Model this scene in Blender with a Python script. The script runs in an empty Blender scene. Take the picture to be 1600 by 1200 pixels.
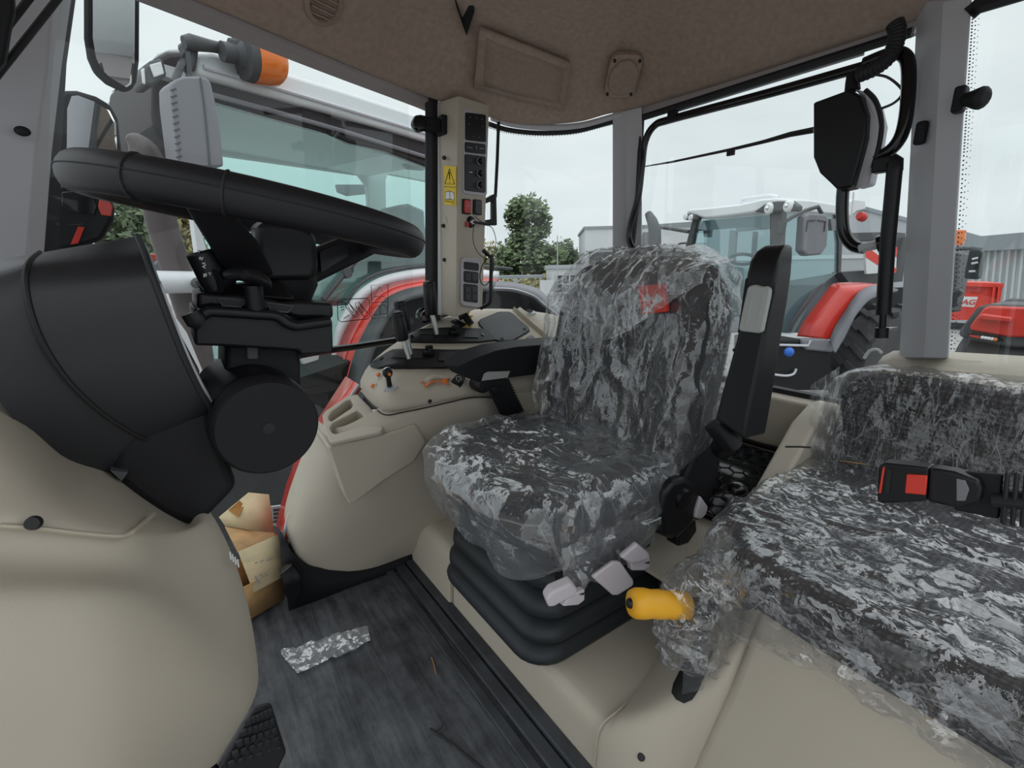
import bpy, bmesh, math, random
from mathutils import Vector, Matrix, noise
random.seed(7)
SC = bpy.context.scene
COL = SC.collection

# ------------------------------------------------------------------ camera
FPX = 740.0
PITCH = math.atan(180/740)
YAW = math.radians(35.2)
EYE = 1.15                       # eye height above the cab floor; the floor is z = 0, tractor nose towards -X
cam_data = bpy.data.cameras.new('camera'); cam = bpy.data.objects.new('camera', cam_data); COL.objects.link(cam)
cam.location = (0, 0, EYE); cam.rotation_euler = (math.pi/2-PITCH, 0, -YAW)
cam_data.sensor_width = 36; cam_data.lens = FPX/1600*36; cam_data.clip_start = .02; cam_data.clip_end = 400
SC.camera = cam

# ------------------------------------------------------------------ overcast sky and exposure
w = bpy.data.worlds.new('overcast'); SC.world = w; w.use_nodes = True
nt = w.node_tree; nt.nodes.clear()
def wn(t, **k):
    n = nt.nodes.new(t)
    for a, b in k.items(): setattr(n, a, b)
    return n
wo = wn('ShaderNodeOutputWorld'); bg = wn('ShaderNodeBackground'); tc = wn('ShaderNodeTexCoord')
sx = wn('ShaderNodeSeparateXYZ'); ramp = wn('ShaderNodeValToRGB'); nz = wn('ShaderNodeTexNoise'); mx = wn('ShaderNodeMix', data_type='RGBA', blend_type='MULTIPLY')
mp = wn('ShaderNodeMapping'); mp.inputs['Scale'].default_value = (1.5, 1.5, 5)
r2 = wn('ShaderNodeValToRGB')
nt.links.new(tc.outputs['Generated'], sx.inputs[0]); nt.links.new(sx.outputs['Z'], ramp.inputs[0])
nt.links.new(tc.outputs['Generated'], mp.inputs[0]); nt.links.new(mp.outputs[0], nz.inputs['Vector'])
nz.inputs['Scale'].default_value = 2.2; nz.inputs['Detail'].default_value = 5
nt.links.new(nz.outputs['Fac'], r2.inputs[0])
r2.color_ramp.elements[0].position = .3; r2.color_ramp.elements[0].color = (.90, .91, .92, 1)
r2.color_ramp.elements[1].position = .7; r2.color_ramp.elements[1].color = (1.06, 1.05, 1.04, 1)
e = ramp.color_ramp.elements
e[0].position = 0.0; e[0].color = (.70, .76, .79, 1)
e[1].position = 1.0; e[1].color = (1.75, 1.82, 1.88, 1)
m_ = e.new(.35); m_.color = (.80, .86, .88, 1)
mx.inputs[0].default_value = 1
nt.links.new(ramp.outputs[0], mx.inputs[6]); nt.links.new(r2.outputs[0], mx.inputs[7])
nt.links.new(mx.outputs[2], bg.inputs[0]); bg.inputs[1].default_value = 1.0
nt.links.new(bg.outputs[0], wo.inputs[0])
SC.view_settings.view_transform = 'Standard'; SC.view_settings.look = 'None'
SC.view_settings.gamma = 1; SC.view_settings.use_curve_mapping = False
SC.view_settings.exposure = 0.12
SC.cycles.transparent_max_bounces = 24
SC.cycles.max_bounces = 8
SC.cycles.diffuse_bounces = 5
SC.cycles.caustics_reflective = False; SC.cycles.caustics_refractive = False
# ------------------------------------------------------------------ helpers
CP, SP, CY, SY = math.cos(PITCH), math.sin(PITCH), math.cos(YAW), math.sin(YAW)
def ray(x, y):
    u = (x-800)/FPX; v = (y-600)/FPX; fw = CP-v*SP
    return Vector((fw*SY+u*CY, fw*CY-u*SY, -(SP+v*CP)))
EYEV = Vector((0, 0, EYE))
def P(x, y, X=None, Y=None, Z=None):
    """survey: where the sight line through a photo point meets the plane X=, Y= or Z="""
    d = ray(x, y)
    t = X/d.x if X is not None else Y/d.y if Y is not None else (Z-EYE)/d.z
    return EYEV+d*t
def PY(pts):  return [P(a, b, Y=c) for a, b, c in pts]
def PV(x, y, o, d):
    """the same with the vertical plane through o that runs along d"""
    r = ray(x, y); n = Vector((-d[1], d[0], 0))
    return EYEV+r*(n.dot(Vector((o[0], o[1], 0)))/n.dot(r))

class MB:
    def __init__(s): s.v = []; s.f = []
    def add(s, vs, fs):
        k = len(s.v); s.v += [Vector(a) for a in vs]; s.f += [tuple(i+k for i in f) for f in fs]; return s
    def box(s, c, size, rot=None):
        h = [x/2 for x in size]; M = rot if rot is not None else Matrix.Identity(3); c = Vector(c)
        vs = [c+M@Vector((x*h[0], y*h[1], z*h[2])) for x in (-1, 1) for y in (-1, 1) for z in (-1, 1)]
        return s.add(vs, [(0,1,3,2),(4,6,7,5),(0,4,5,1),(2,3,7,6),(0,2,6,4),(1,5,7,3)])
    def hexa(s, a, b):
        """two quads joined"""
        return s.add(list(a)+list(b), [(3,2,1,0),(4,5,6,7),(0,1,5,4),(1,2,6,5),(2,3,7,6),(3,0,4,7)])
    def prism(s, poly, off):
        n = len(poly); off = Vector(off); p = [Vector(q) for q in poly]
        return s.add(p+[q+off for q in p], [tuple(range(n))[::-1], tuple(range(n, 2*n))]+[(i, (i+1) % n, n+(i+1) % n, n+i) for i in range(n)])
    def loft(s, rings, cap=True, closed=True, loop=False):
        n = len(rings[0]); vs = [p for r in rings for p in r]; fs = []; m = len(rings)
        for i in range(m if loop else m-1):
            j = (i+1) % m
            for k in range(n if closed else n-1):
                l = (k+1) % n; fs.append((i*n+k, i*n+l, j*n+l, j*n+k))
        if cap and closed and not loop: fs += [tuple(range(n))[::-1], tuple(range((m-1)*n, m*n))]
        return s.add(vs, fs)
    def tube(s, path, r, n=10, cap=True, loop=False, flat=1):
        path = [Vector(p) for p in path]; rings = []; m = len(path)
        rr = r if isinstance(r, (list, tuple)) else [r]*m
        up = None
        for i, p in enumerate(path):
            a = path[(i-1) % m] if (i or loop) else p; b = path[(i+1) % m] if (i < m-1 or loop) else p
            t = (b-a).normalized()
            if up is None: up = Vector((0, 0, 1)) if abs(t.z) < .9 else Vector((1, 0, 0))
            x = up.cross(t).normalized(); up = t.cross(x).normalized()
            rings.append([p+rr[i]*(x*math.cos(q)+up*math.sin(q)*flat) for q in [2*math.pi*k/n for k in range(n)]])
        return s.loft(rings, cap, True, loop)
    def lathe(s, prof, o=(0,0,0), axis=(0,0,1), n=24, cap=True):
        """prof: (radius, height) pairs along axis"""
        o = Vector(o); az = Vector(axis).normalized(); ax = az.orthogonal().normalized(); ay = az.cross(ax)
        return s.loft([[o+az*h+r*(ax*math.cos(q)+ay*math.sin(q)) for q in [2*math.pi*k/n for k in range(n)]] for r, h in prof], cap)
    def grid(s, rows):
        n = len(rows[0]); return s.add([p for r in rows for p in r], [(i*n+k, i*n+k+1, (i+1)*n+k+1, (i+1)*n+k) for i in range(len(rows)-1) for k in range(n-1)])
    def ball(s, c, r, n=12, m=8, sc=(1,1,1)):
        c = Vector(c); sc = Vector(sc)
        return s.loft([[c+r*Vector((math.sin(a)*math.cos(b)*sc.x, math.sin(a)*math.sin(b)*sc.y, math.cos(a)*sc.z)) for b in [2*math.pi*k/n for k in range(n)]] for a in [math.pi*(.02+.96*i/m) for i in range(m+1)]])
    def puff(s, c, half, p=5, res=8, warp=None):
        """rounded box: a cube grid pulled to a superellipsoid"""
        bm = bmesh.new(); c = Vector(c); key = {}
        def vv(q):
            k = tuple(round(a*1e4) for a in q)
            if k not in key:
                l = sum(abs(a)**p for a in q)**(1/p); u = Vector(q)/l
                w_ = Vector((u.x*half[0], u.y*half[1], u.z*half[2]))
                if warp: w_ = warp(u, w_)
                key[k] = bm.verts.new(c+w_)
            return key[k]
        for ax in range(3):
            for sg in (-1, 1):
                for i in range(res):
                    for j in range(res):
                        q = []
                        for (a, b) in ((0,0),(1,0),(1,1),(0,1)):
                            t = [0,0,0]; t[ax] = sg; t[(ax+1) % 3] = -1+2*(i+a)/res; t[(ax+2) % 3] = -1+2*(j+b)/res; q.append(vv(t))
                        if sg < 0: q.reverse()
                        try: bm.faces.new(q)
                        except ValueError: pass
        bm.verts.index_update(); k = len(s.v)
        s.v += [v.co.copy() for v in bm.verts]; s.f += [tuple(v.index+k for v in f.verts) for f in bm.faces]
        bm.free(); return s

ORG = {}
def build(name, mb, mat, parent=None, bevel=0, seg=2, sub=0, solid=0, smooth=True, angle=38, soff=-1, fix=True):
    v = mb.v
    if parent is None:
        lo = Vector([min(p[i] for p in v) for i in range(3)]); hi = Vector([max(p[i] for p in v) for i in range(3)])
        org = Vector(((lo.x+hi.x)/2, (lo.y+hi.y)/2, lo.z))
    else: org = ORG[parent.name]
    me = bpy.data.meshes.new(name); me.from_pydata([p-org for p in v], [], mb.f)
    if fix:
        bm = bmesh.new(); bm.from_mesh(me); bmesh.ops.remove_doubles(bm, verts=bm.verts, dist=1e-5); bmesh.ops.recalc_face_normals(bm, faces=bm.faces); bm.to_mesh(me); bm.free()
    if smooth:
        me.shade_smooth()
        if not sub: me.set_sharp_from_angle(angle=math.radians(angle))
    me.materials.append(mat)
    o = bpy.data.objects.new(name, me); COL.objects.link(o)
    if parent is None: o.location = org
    else: o.parent = parent
    ORG[o.name] = org
    if solid: m = o.modifiers.new('solid', 'SOLIDIFY'); m.thickness = solid; m.offset = soff
    if bevel: m = o.modifiers.new('bevel', 'BEVEL'); m.width = bevel; m.segments = seg; m.limit_method = 'ANGLE'; m.angle_limit = math.radians(30); m.harden_normals = False
    if sub: m = o.modifiers.new('sub', 'SUBSURF'); m.levels = sub; m.render_levels = sub
    return o
def tag(o, label=None, cat=None, group=None, kind=None):
    if label: o['label'] = label
    if cat: o['category'] = cat
    if group: o['group'] = group
    if kind: o['kind'] = kind
    return o
def thing(name, loc, label=None, cat=None, group=None, kind=None):
    o = bpy.data.objects.new(name, None); COL.objects.link(o); o.location = loc; o.empty_display_size = .1
    ORG[o.name] = Vector(loc); return tag(o, label, cat, group, kind)
def smoothpath(pts, n=8, loop=False):
    pts = [Vector(p) for p in pts]; out = []; m = len(pts)
    for i in range(m if loop else m-1):
        g = lambda k: pts[k % m] if loop else pts[max(0, min(m-1, k))]
        a, b, c, d = g(i-1), g(i), g(i+1), g(i+2)
        for k in range(n):
            t = k/n
            out.append(.5*((2*b)+(c-a)*t+(2*a-5*b+4*c-d)*t*t+(3*b-a-3*c+d)*t**3))
    if not loop: out.append(pts[-1])
    return out
def rrect(w_, h_, r, n=5):
    out = []
    for cx, cy, a0 in ((1,1,0),(-1,1,90),(-1,-1,180),(1,-1,270)):
        for k in range(n+1):
            a = math.radians(a0+90*k/n); out.append((cx*(w_/2-r)+r*math.cos(a), cy*(h_/2-r)+r*math.sin(a)))
    return out
def frame_at(o, x, z):
    """local frame: columns x, y=z cross x, z"""
    z = Vector(z).normalized(); x = Vector(x); x = (x-z*x.dot(z)).normalized(); y = z.cross(x)
    return lambda a, b, c=0: Vector(o)+x*a+y*b+z*c

# ------------------------------------------------------------------ materials
def mat(name, col, rough=.5, metal=0, bump=0, bscale=200, vary=0, vscale=6, spec=.5, coat=0):
    m = bpy.data.materials.new(name); m.use_nodes = True; t = m.node_tree; b = t.nodes['Principled BSDF']
    b.inputs['Base Color'].default_value = (*col, 1); b.inputs['Roughness'].default_value = rough; b.inputs['Metallic'].default_value = metal
    b.inputs['Specular IOR Level'].default_value = spec
    if coat: b.inputs['Coat Weight'].default_value = coat; b.inputs['Coat Roughness'].default_value = .08
    tcn = t.nodes.new('ShaderNodeTexCoord')
    if bump:
        n = t.nodes.new('ShaderNodeTexNoise'); n.inputs['Scale'].default_value = bscale; n.inputs['Detail'].default_value = 3
        bp = t.nodes.new('ShaderNodeBump'); bp.inputs['Strength'].default_value = bump; bp.inputs['Distance'].default_value = .002
        t.links.new(tcn.outputs['Object'], n.inputs['Vector']); t.links.new(n.outputs['Fac'], bp.inputs['Height']); t.links.new(bp.outputs[0], b.inputs['Normal'])
    if vary:
        n = t.nodes.new('ShaderNodeTexNoise'); n.inputs['Scale'].default_value = vscale; n.inputs['Detail'].default_value = 6
        r = t.nodes.new('ShaderNodeValToRGB'); r.color_ramp.elements[0].position = .3; r.color_ramp.elements[1].position = .7
        r.color_ramp.elements[0].color = (*[c*(1-vary) for c in col], 1); r.color_ramp.elements[1].color = (*[min(1, c*(1+vary)) for c in col], 1)
        t.links.new(tcn.outputs['Object'], n.inputs['Vector']); t.links.new(n.outputs['Fac'], r.inputs[0]); t.links.new(r.outputs[0], b.inputs['Base Color'])
    return m
def glassmat(name, tint, refl=.06, rough=.02):
    m = bpy.data.materials.new(name); m.use_nodes = True; t = m.node_tree; t.nodes.clear()
    o = t.nodes.new('ShaderNodeOutputMaterial'); mix = t.nodes.new('ShaderNodeMixShader'); tr = t.nodes.new('ShaderNodeBsdfTransparent'); gl = t.nodes.new('ShaderNodeBsdfGlossy')
    lw = t.nodes.new('ShaderNodeLayerWeight'); lw.inputs['Blend'].default_value = .12
    mr = t.nodes.new('ShaderNodeMath'); mr.operation = 'MULTIPLY_ADD'; mr.inputs[1].default_value = .45; mr.inputs[2].default_value = refl
    tr.inputs[0].default_value = (*tint, 1); gl.inputs[0].default_value = (1, 1, 1, 1); gl.inputs['Roughness'].default_value = rough
    t.links.new(lw.outputs['Facing'], mr.inputs[0]); t.links.new(mr.outputs[0], mix.inputs[0]); t.links.new(tr.outputs[0], mix.inputs[1]); t.links.new(gl.outputs[0], mix.inputs[2]); t.links.new(mix.outputs[0], o.inputs[0])
    return m
def filmmat(name, scale, stretch=(1, 1, 1), haze=.04, gloss=.22, tilt=.9, haze_col=(.86, .90, .95), rough=.10, amp0=.25, lo=.38, hi=.62, crease=.0, cscale=9, edge=.22):
    """clear wrapping film: facets between creases, each mirroring its own piece of the surroundings"""
    m = bpy.data.materials.new(name); m.use_nodes = True; t = m.node_tree; t.nodes.clear(); N = t.nodes.new; K = t.links.new
    def vm(op, a, b=None, c=None):
        n = N('ShaderNodeVectorMath'); n.operation = op
        for i, x in enumerate((a, b, c)):
            if x is None: continue
            if isinstance(x, tuple): n.inputs[i].default_value = x
            else: K(x, n.inputs[i])
        return n.outputs[0]
    def fm(op, a, b=None, c=None):
        n = N('ShaderNodeMath'); n.operation = op
        for i, x in enumerate((a, b, c)):
            if x is None: continue
            if isinstance(x, (int, float)): n.inputs[i].default_value = x
            else: K(x, n.inputs[i])
        return n.outputs[0]
    o = N('ShaderNodeOutputMaterial'); tr = N('ShaderNodeBsdfTransparent'); gl = N('ShaderNodeBsdfGlossy'); df = N('ShaderNodeBsdfTranslucent'); d2 = N('ShaderNodeBsdfDiffuse')
    tcn = N('ShaderNodeTexCoord'); mp_ = N('ShaderNodeMapping'); mp_.inputs['Scale'].default_value = stretch; mp_.inputs['Rotation'].default_value = (.3, .5, .4)
    K(tcn.outputs['Object'], mp_.inputs[0])
    def noise_(s, d=2, src=None):
        n = N('ShaderNodeTexNoise'); n.inputs['Scale'].default_value = s; n.inputs['Detail'].default_value = d; K(src or tcn.outputs['Object'], n.inputs['Vector']); return n
    nw = noise_(scale*.30, 3)
    warped = vm('ADD', mp_.outputs[0], vm('MULTIPLY', vm('SUBTRACT', nw.outputs['Color'], (.5, .5, .5)), (3.2/scale,)*3))
    def facets(s):
        v = N('ShaderNodeTexVoronoi'); v.feature = 'F1'; v.inputs['Scale'].default_value = s; K(warped, v.inputs['Vector']); return v
    f1 = facets(scale); f2 = facets(scale*2.3)
    amp = N('ShaderNodeMapRange'); amp.inputs['From Min'].default_value = lo; amp.inputs['From Max'].default_value = hi; amp.inputs['To Min'].default_value = amp0; amp.inputs['To Max'].default_value = 1.15
    K(noise_(7, 1).outputs['Fac'], amp.inputs['Value'])
    t1 = vm('SUBTRACT', f1.outputs['Color'], (.5, .5, .5)); t2 = vm('SUBTRACT', f2.outputs['Color'], (.5, .5, .5))
    tl = vm('ADD', vm('MULTIPLY', t1, (tilt,)*3), vm('MULTIPLY', t2, (tilt*.55,)*3))
    sc = N('ShaderNodeVectorMath'); sc.operation = 'SCALE'; K(tl, sc.inputs[0]); K(amp.outputs[0], sc.inputs['Scale'])
    g = N('ShaderNodeNewGeometry'); nn = vm('NORMALIZE', vm('ADD', g.outputs['Normal'], sc.outputs[0]))
    bp = N('ShaderNodeBump'); bp.inputs['Strength'].default_value = .35; bp.inputs['Distance'].default_value = .3/scale; K(noise_(scale*1.5, 3).outputs['Fac'], bp.inputs['Height']); K(nn, bp.inputs['Normal'])
    gl.inputs['Roughness'].default_value = rough; K(bp.outputs[0], gl.inputs['Normal'])
    df.inputs[0].default_value = (*haze_col, 1); d2.inputs[0].default_value = (*haze_col, 1)
    lw = N('ShaderNodeLayerWeight'); lw.inputs['Blend'].default_value = .3
    fac = N('ShaderNodeMath'); fac.operation = 'MULTIPLY_ADD'; fac.use_clamp = True; fac.inputs[1].default_value = .35; fac.inputs[2].default_value = gloss; K(lw.outputs['Facing'], fac.inputs[0])
    hz_ = fm('MULTIPLY_ADD', lw.outputs['Facing'], edge, haze)
    if crease:                                                  # whitened stretched folds; the pale lines also stand in for streak highlights
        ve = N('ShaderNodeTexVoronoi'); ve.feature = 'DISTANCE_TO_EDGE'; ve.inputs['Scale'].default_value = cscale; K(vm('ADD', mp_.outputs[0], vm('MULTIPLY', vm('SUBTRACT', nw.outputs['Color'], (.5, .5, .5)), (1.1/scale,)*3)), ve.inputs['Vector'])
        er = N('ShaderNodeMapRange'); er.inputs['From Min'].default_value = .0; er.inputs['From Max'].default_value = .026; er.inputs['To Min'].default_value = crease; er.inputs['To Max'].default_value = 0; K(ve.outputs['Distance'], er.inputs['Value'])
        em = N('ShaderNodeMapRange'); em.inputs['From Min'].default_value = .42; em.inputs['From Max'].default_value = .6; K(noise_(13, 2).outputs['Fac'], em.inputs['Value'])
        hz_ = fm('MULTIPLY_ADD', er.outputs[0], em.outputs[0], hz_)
    md = N('ShaderNodeMixShader'); md.inputs[0].default_value = .5; K(df.outputs[0], md.inputs[1]); K(d2.outputs[0], md.inputs[2])
    m1 = N('ShaderNodeMixShader'); K(hz_, m1.inputs[0]); K(tr.outputs[0], m1.inputs[1]); K(md.outputs[0], m1.inputs[2])
    m2 = N('ShaderNodeMixShader'); K(fac.outputs[0], m2.inputs[0]); K(m1.outputs[0], m2.inputs[1]); K(gl.outputs[0], m2.inputs[2]); K(m2.outputs[0], o.inputs[0])
    return m
M = dict(
    beige=mat('beige_plastic', (.51, .455, .375), .55, bump=.12, bscale=900),
    beige_d=mat('beige_plastic_dark', (.49, .43, .34), .6, bump=.12, bscale=900),
    liner=mat('headliner_felt', (.42, .325, .27), .95, bump=.35, bscale=500, vary=.10, vscale=60, spec=.1),
    liner_p=mat('headliner_panel', (.37, .285, .235), .95, bump=.4, bscale=700, vary=.08, vscale=80, spec=.1),
    pillar=mat('grey_pillar_paint', (.60, .60, .64), .5, bump=.05, bscale=700),
    header=mat('grey_header_trim', (.40, .36, .36), .6),
    rubber=mat('black_rubber', (.018, .018, .021), .65),
    matt=mat('floor_mat_rubber', (.042, .046, .053), .62, bump=.3, bscale=350, vary=.45, vscale=9),
    bellow=mat('bellows_rubber', (.020, .024, .028), .55, bump=.1, bscale=400),
    black=mat('black_plastic', (.009, .009, .011), .38, bump=.12, bscale=800, spec=.35),
    blackm=mat('matt_black_plastic', (.011, .011, .013), .6, bump=.2, bscale=600, spec=.3),
    gloss=mat('glossy_black', (.006, .006, .007), .15),
    wheel=mat('steering_wheel_rubber', (.013, .013, .016), .45, bump=.2, bscale=900, spec=.35),
    bezel=mat('grey_bezel', (.52, .50, .53), .45),
    button=mat('dark_button', (.022, .022, .026), .4),
    chrome=mat('chrome', (.75, .75, .76), .18, 1),
    steel=mat('steel_rod', (.55, .56, .55), .3, 1),
    red=mat('tractor_red', (.62, .035, .022), .28, coat=.4),
    redp=mat('red_plastic', (.75, .05, .03), .4),
    redl=mat('signal_red', (.55, .035, .03), .35),
    white=mat('white_paint', (.72, .74, .76), .35, coat=.3),
    roofg=mat('roof_light_grey', (.74, .77, .78), .4),
    pod=mat('pod_black_plastic', (.017, .018, .022), .42, bump=.10, bscale=900, spec=.55),
    darkg=mat('dark_grey_plastic', (.075, .078, .082), .55),
    midg=mat('mid_grey_plastic', (.20, .20, .22), .6),
    lilac=mat('pale_lever_plastic', (.58, .53, .57), .45),
    pale=mat('pale_grey_pad', (.40, .42, .40), .5),
    yellow=mat('handbrake_yellow', (.86, .42, .015), .42),
    ylabel=mat('label_yellow', (.82, .56, .02), .5),
    ink=mat('label_black', (.01, .01, .01), .6),
    paper=mat('label_white', (.75, .77, .76), .6),
    greyprint=mat('grey_print', (.42, .43, .45), .6),
    orange=mat('dial_orange', (.78, .21, .04), .45),
    orangel=mat('beacon_orange', (.85, .20, .02), .15, coat=.5),
    card=mat('cardboard', (.62, .49, .30), .8, vary=.06, vscale=30),
    card_d=mat('cardboard_brown', (.47, .28, .12), .8, vary=.15, vscale=25),
    tape=mat('packing_tape', (.42, .20, .05), .35),
    fabric=mat('seat_fabric', (.030, .031, .036), .85, bump=.4, bscale=900, vary=.3, vscale=300, spec=.2),
    tyre=mat('tyre_rubber', (.05, .05, .052), .8, vary=.15, vscale=5),
    asphalt=mat('yard_paving', (.34, .33, .32), .9, vary=.15, vscale=2),
    bldw=mat('white_render', (.62, .63, .64), .8),
    bldg=mat('grey_cladding', (.42, .44, .46), .7),
    bldd=mat('dark_fascia', (.27, .30, .32), .7),
    corr=mat('corrugated_sheet', (.55, .58, .59), .5),
    pane=mat('dark_window_pane', (.05, .06, .065), .15),
    leaf=mat('tree_leaves', (.16, .21, .11), .75, vary=.5, vscale=1.2, spec=.2),
    leaf2=mat('autumn_leaves', (.30, .27, .13), .75, vary=.5, vscale=1.5, spec=.2),
    leaf3=mat('dark_tree_leaves', (.12, .155, .09), .75, vary=.4, vscale=2, spec=.2),
    bark=mat('bark', (.10, .075, .05), .9),
    blue=mat('blue_cap', (.03, .15, .62), .4),
    exhaust=mat('exhaust_grey', (.085, .068, .068), .5),
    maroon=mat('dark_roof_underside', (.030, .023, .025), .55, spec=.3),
    mirror=mat('mirror_glass', (.85, .88, .88), .02, 1),
    teal=mat('tinted_interior', (.58, .60, .60), .8),
    lamp=mat('lamp_lens', (.75, .77, .76), .12, coat=.6),
    glass=glassmat('clear_glass', (.93, .96, .955), .03),
    glasst=glassmat('tinted_glass', (.70, .87, .84), .07),
    glassw=glassmat('windscreen_glass', (.74, .89, .90), .05),
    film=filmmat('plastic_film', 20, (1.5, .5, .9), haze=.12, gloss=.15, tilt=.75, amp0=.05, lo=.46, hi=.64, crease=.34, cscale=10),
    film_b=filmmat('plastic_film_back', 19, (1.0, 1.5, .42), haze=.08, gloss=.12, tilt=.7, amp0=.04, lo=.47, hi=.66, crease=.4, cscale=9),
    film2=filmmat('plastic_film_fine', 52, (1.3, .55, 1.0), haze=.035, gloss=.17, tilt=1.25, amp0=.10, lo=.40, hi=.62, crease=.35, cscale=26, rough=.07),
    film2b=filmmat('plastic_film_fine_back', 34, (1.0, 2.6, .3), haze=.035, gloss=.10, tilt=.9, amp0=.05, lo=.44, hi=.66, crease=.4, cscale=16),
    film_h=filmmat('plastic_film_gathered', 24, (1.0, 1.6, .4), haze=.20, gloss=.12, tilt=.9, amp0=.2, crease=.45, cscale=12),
    film_s=filmmat('plastic_film_scrap', 60, haze=.40, gloss=.25),
)
# instructor seat: charcoal cloth with a raised dot weave
def weave():
    m = mat('dotted_seat_cloth', (.03, .03, .034), .8); t = m.node_tree; b = t.nodes['Principled BSDF']
    v = t.nodes.new('ShaderNodeTexVoronoi'); v.inputs['Scale'].default_value = 95; v.inputs['Randomness'].default_value = .25
    tcn = t.nodes.new('ShaderNodeTexCoord'); t.links.new(tcn.outputs['Object'], v.inputs['Vector'])
    r = t.nodes.new('ShaderNodeValToRGB'); r.color_ramp.elements[0].color = (.075, .072, .08, 1); r.color_ramp.elements[1].color = (.012, .012, .014, 1)
    r.color_ramp.elements[0].position = .2; r.color_ramp.elements[1].position = .55
    t.links.new(v.outputs['Distance'], r.inputs[0]); t.links.new(r.outputs[0], b.inputs['Base Color'])
    bp = t.nodes.new('ShaderNodeBump'); bp.inputs['Strength'].default_value = .6; bp.inputs['Distance'].default_value = .003; bp.invert = True
    t.links.new(v.outputs['Distance'], bp.inputs['Height']); t.links.new(bp.outputs[0], b.inputs['Normal'])
    return m
M['weave'] = weave()

from mathutils.bvhtree import BVHTree
class Surface:
    """where a sight line meets a finished (subdivided) part"""
    def __init__(s, o):
        dg = bpy.context.evaluated_depsgraph_get(); dg.update(); e = o.evaluated_get(dg); me = e.to_mesh(); s.org = ORG[o.name]
        s.t = BVHTree.FromPolygons([v.co.copy() for v in me.vertices], [tuple(p.vertices) for p in me.polygons]); e.to_mesh_clear()
    def hit(s, a, b):
        d = ray(a, b).normalized(); h, n, i, q = s.t.ray_cast(EYEV-s.org, d)
        if h is None: return None, None
        return h+s.org, (n if n.dot(d) < 0 else -n)
def plane_hit(x, y, a, b, c):
    n = (b-a).cross(c-a); r = ray(x, y); return EYEV+r*((a-EYEV).dot(n)/r.dot(n))

def drape(name, px, hit, lift, m, parent, depth=.012, **k):
    """a thin plate that follows the surface under it"""
    cx = sum(a for a, b in px)/len(px); cy = sum(b for a, b in px)/len(px); rings = []
    h0, n0 = hit(cx, cy)
    for s_, l in ((1, lift-depth), (1, lift), (.8, lift), (.6, lift), (.4, lift), (.2, lift), (.02, lift)):
        r = []
        for a, b in px:
            h, n = hit(cx+(a-cx)*s_, cy+(b-cy)*s_)
            if h is None: h, n = h0, n0
            r.append(h+n*l)
        rings.append(r)
    return build(name, MB().loft(rings), m, parent, **k)

def worn_mat():
    m = mat('floor_mat_worn', (.045, .048, .055), .6); t = m.node_tree; b = t.nodes['Principled BSDF']; N = t.nodes.new; K = t.links.new
    tcn = N('ShaderNodeTexCoord'); mp_ = N('ShaderNodeMapping'); mp_.inputs['Scale'].default_value = (26, 3, 1); mp_.inputs['Rotation'].default_value = (0, 0, .12); K(tcn.outputs['Object'], mp_.inputs[0])
    a = N('ShaderNodeTexNoise'); a.inputs['Scale'].default_value = 1.6; a.inputs['Detail'].default_value = 8; a.inputs['Roughness'].default_value = .7; K(mp_.outputs[0], a.inputs['Vector'])
    c = N('ShaderNodeTexNoise'); c.inputs['Scale'].default_value = 7; c.inputs['Detail'].default_value = 8; c.inputs['Roughness'].default_value = .7; K(tcn.outputs['Object'], c.inputs['Vector'])
    ad = N('ShaderNodeMath'); ad.operation = 'MULTIPLY'; K(a.outputs['Fac'], ad.inputs[0]); K(c.outputs['Fac'], ad.inputs[1])
    r = N('ShaderNodeValToRGB'); r.color_ramp.elements[0].position = .14; r.color_ramp.elements[1].position = .42; r.color_ramp.elements[0].color = (.016, .018, .022, 1); r.color_ramp.elements[1].color = (.115, .12, .13, 1)
    K(ad.outputs[0], r.inputs[0]); K(r.outputs[0], b.inputs['Base Color'])
    g = N('ShaderNodeTexNoise'); g.inputs['Scale'].default_value = 260; K(tcn.outputs['Object'], g.inputs['Vector']); bp = N('ShaderNodeBump'); bp.inputs['Strength'].default_value = .35; bp.inputs['Distance'].default_value = .002; K(g.outputs['Fac'], bp.inputs['Height']); K(bp.outputs[0], b.inputs['Normal'])
    return m
M['matw'] = worn_mat()
from mathutils.bvhtree import BVHTree
def structure(name, mb, m, parent=None, **k):
    o = build(name, mb, m, parent, **k)
    if parent is None: o['kind'] = 'structure'
    return o
# ================================================================== SETTING: the cab shell
fl = structure('floor', MB().box((.05, .93, -.03), (1.2, 1.62, .06)), M['matw'])
for (x, w_, h) in ((.545, .030, .009), (.590, .038, .014), (.632, .036, .022)):
    structure('mat_ridge', MB().box((x, .90, h/2), (w_, 1.46, h)), M['matt'], fl, bevel=.004)
for x in (-.02, .20, .40):
    structure('mat_rib', MB().box((x, .90, .0008), (.085, 1.46, .0016)), M['matw'], fl)
# black kick strip along the right-hand door opening
kt = [P(a, b, Y=1.61) for a, b in ((436, 842), (455, 868), (480, 886), (512, 894), (548, 896), (590, 888), (628, 872), (650, 850))]
kick = MB()
kick.grid([[Vector((p.x, 1.60, -.01)) for p in kt], [Vector((p.x, 1.61, p.z*.6)) for p in kt], kt, [p+Vector((0, .08, 0)) for p in kt]])
structure('trim_1', kick, M['blackm'], solid=.01)
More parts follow.
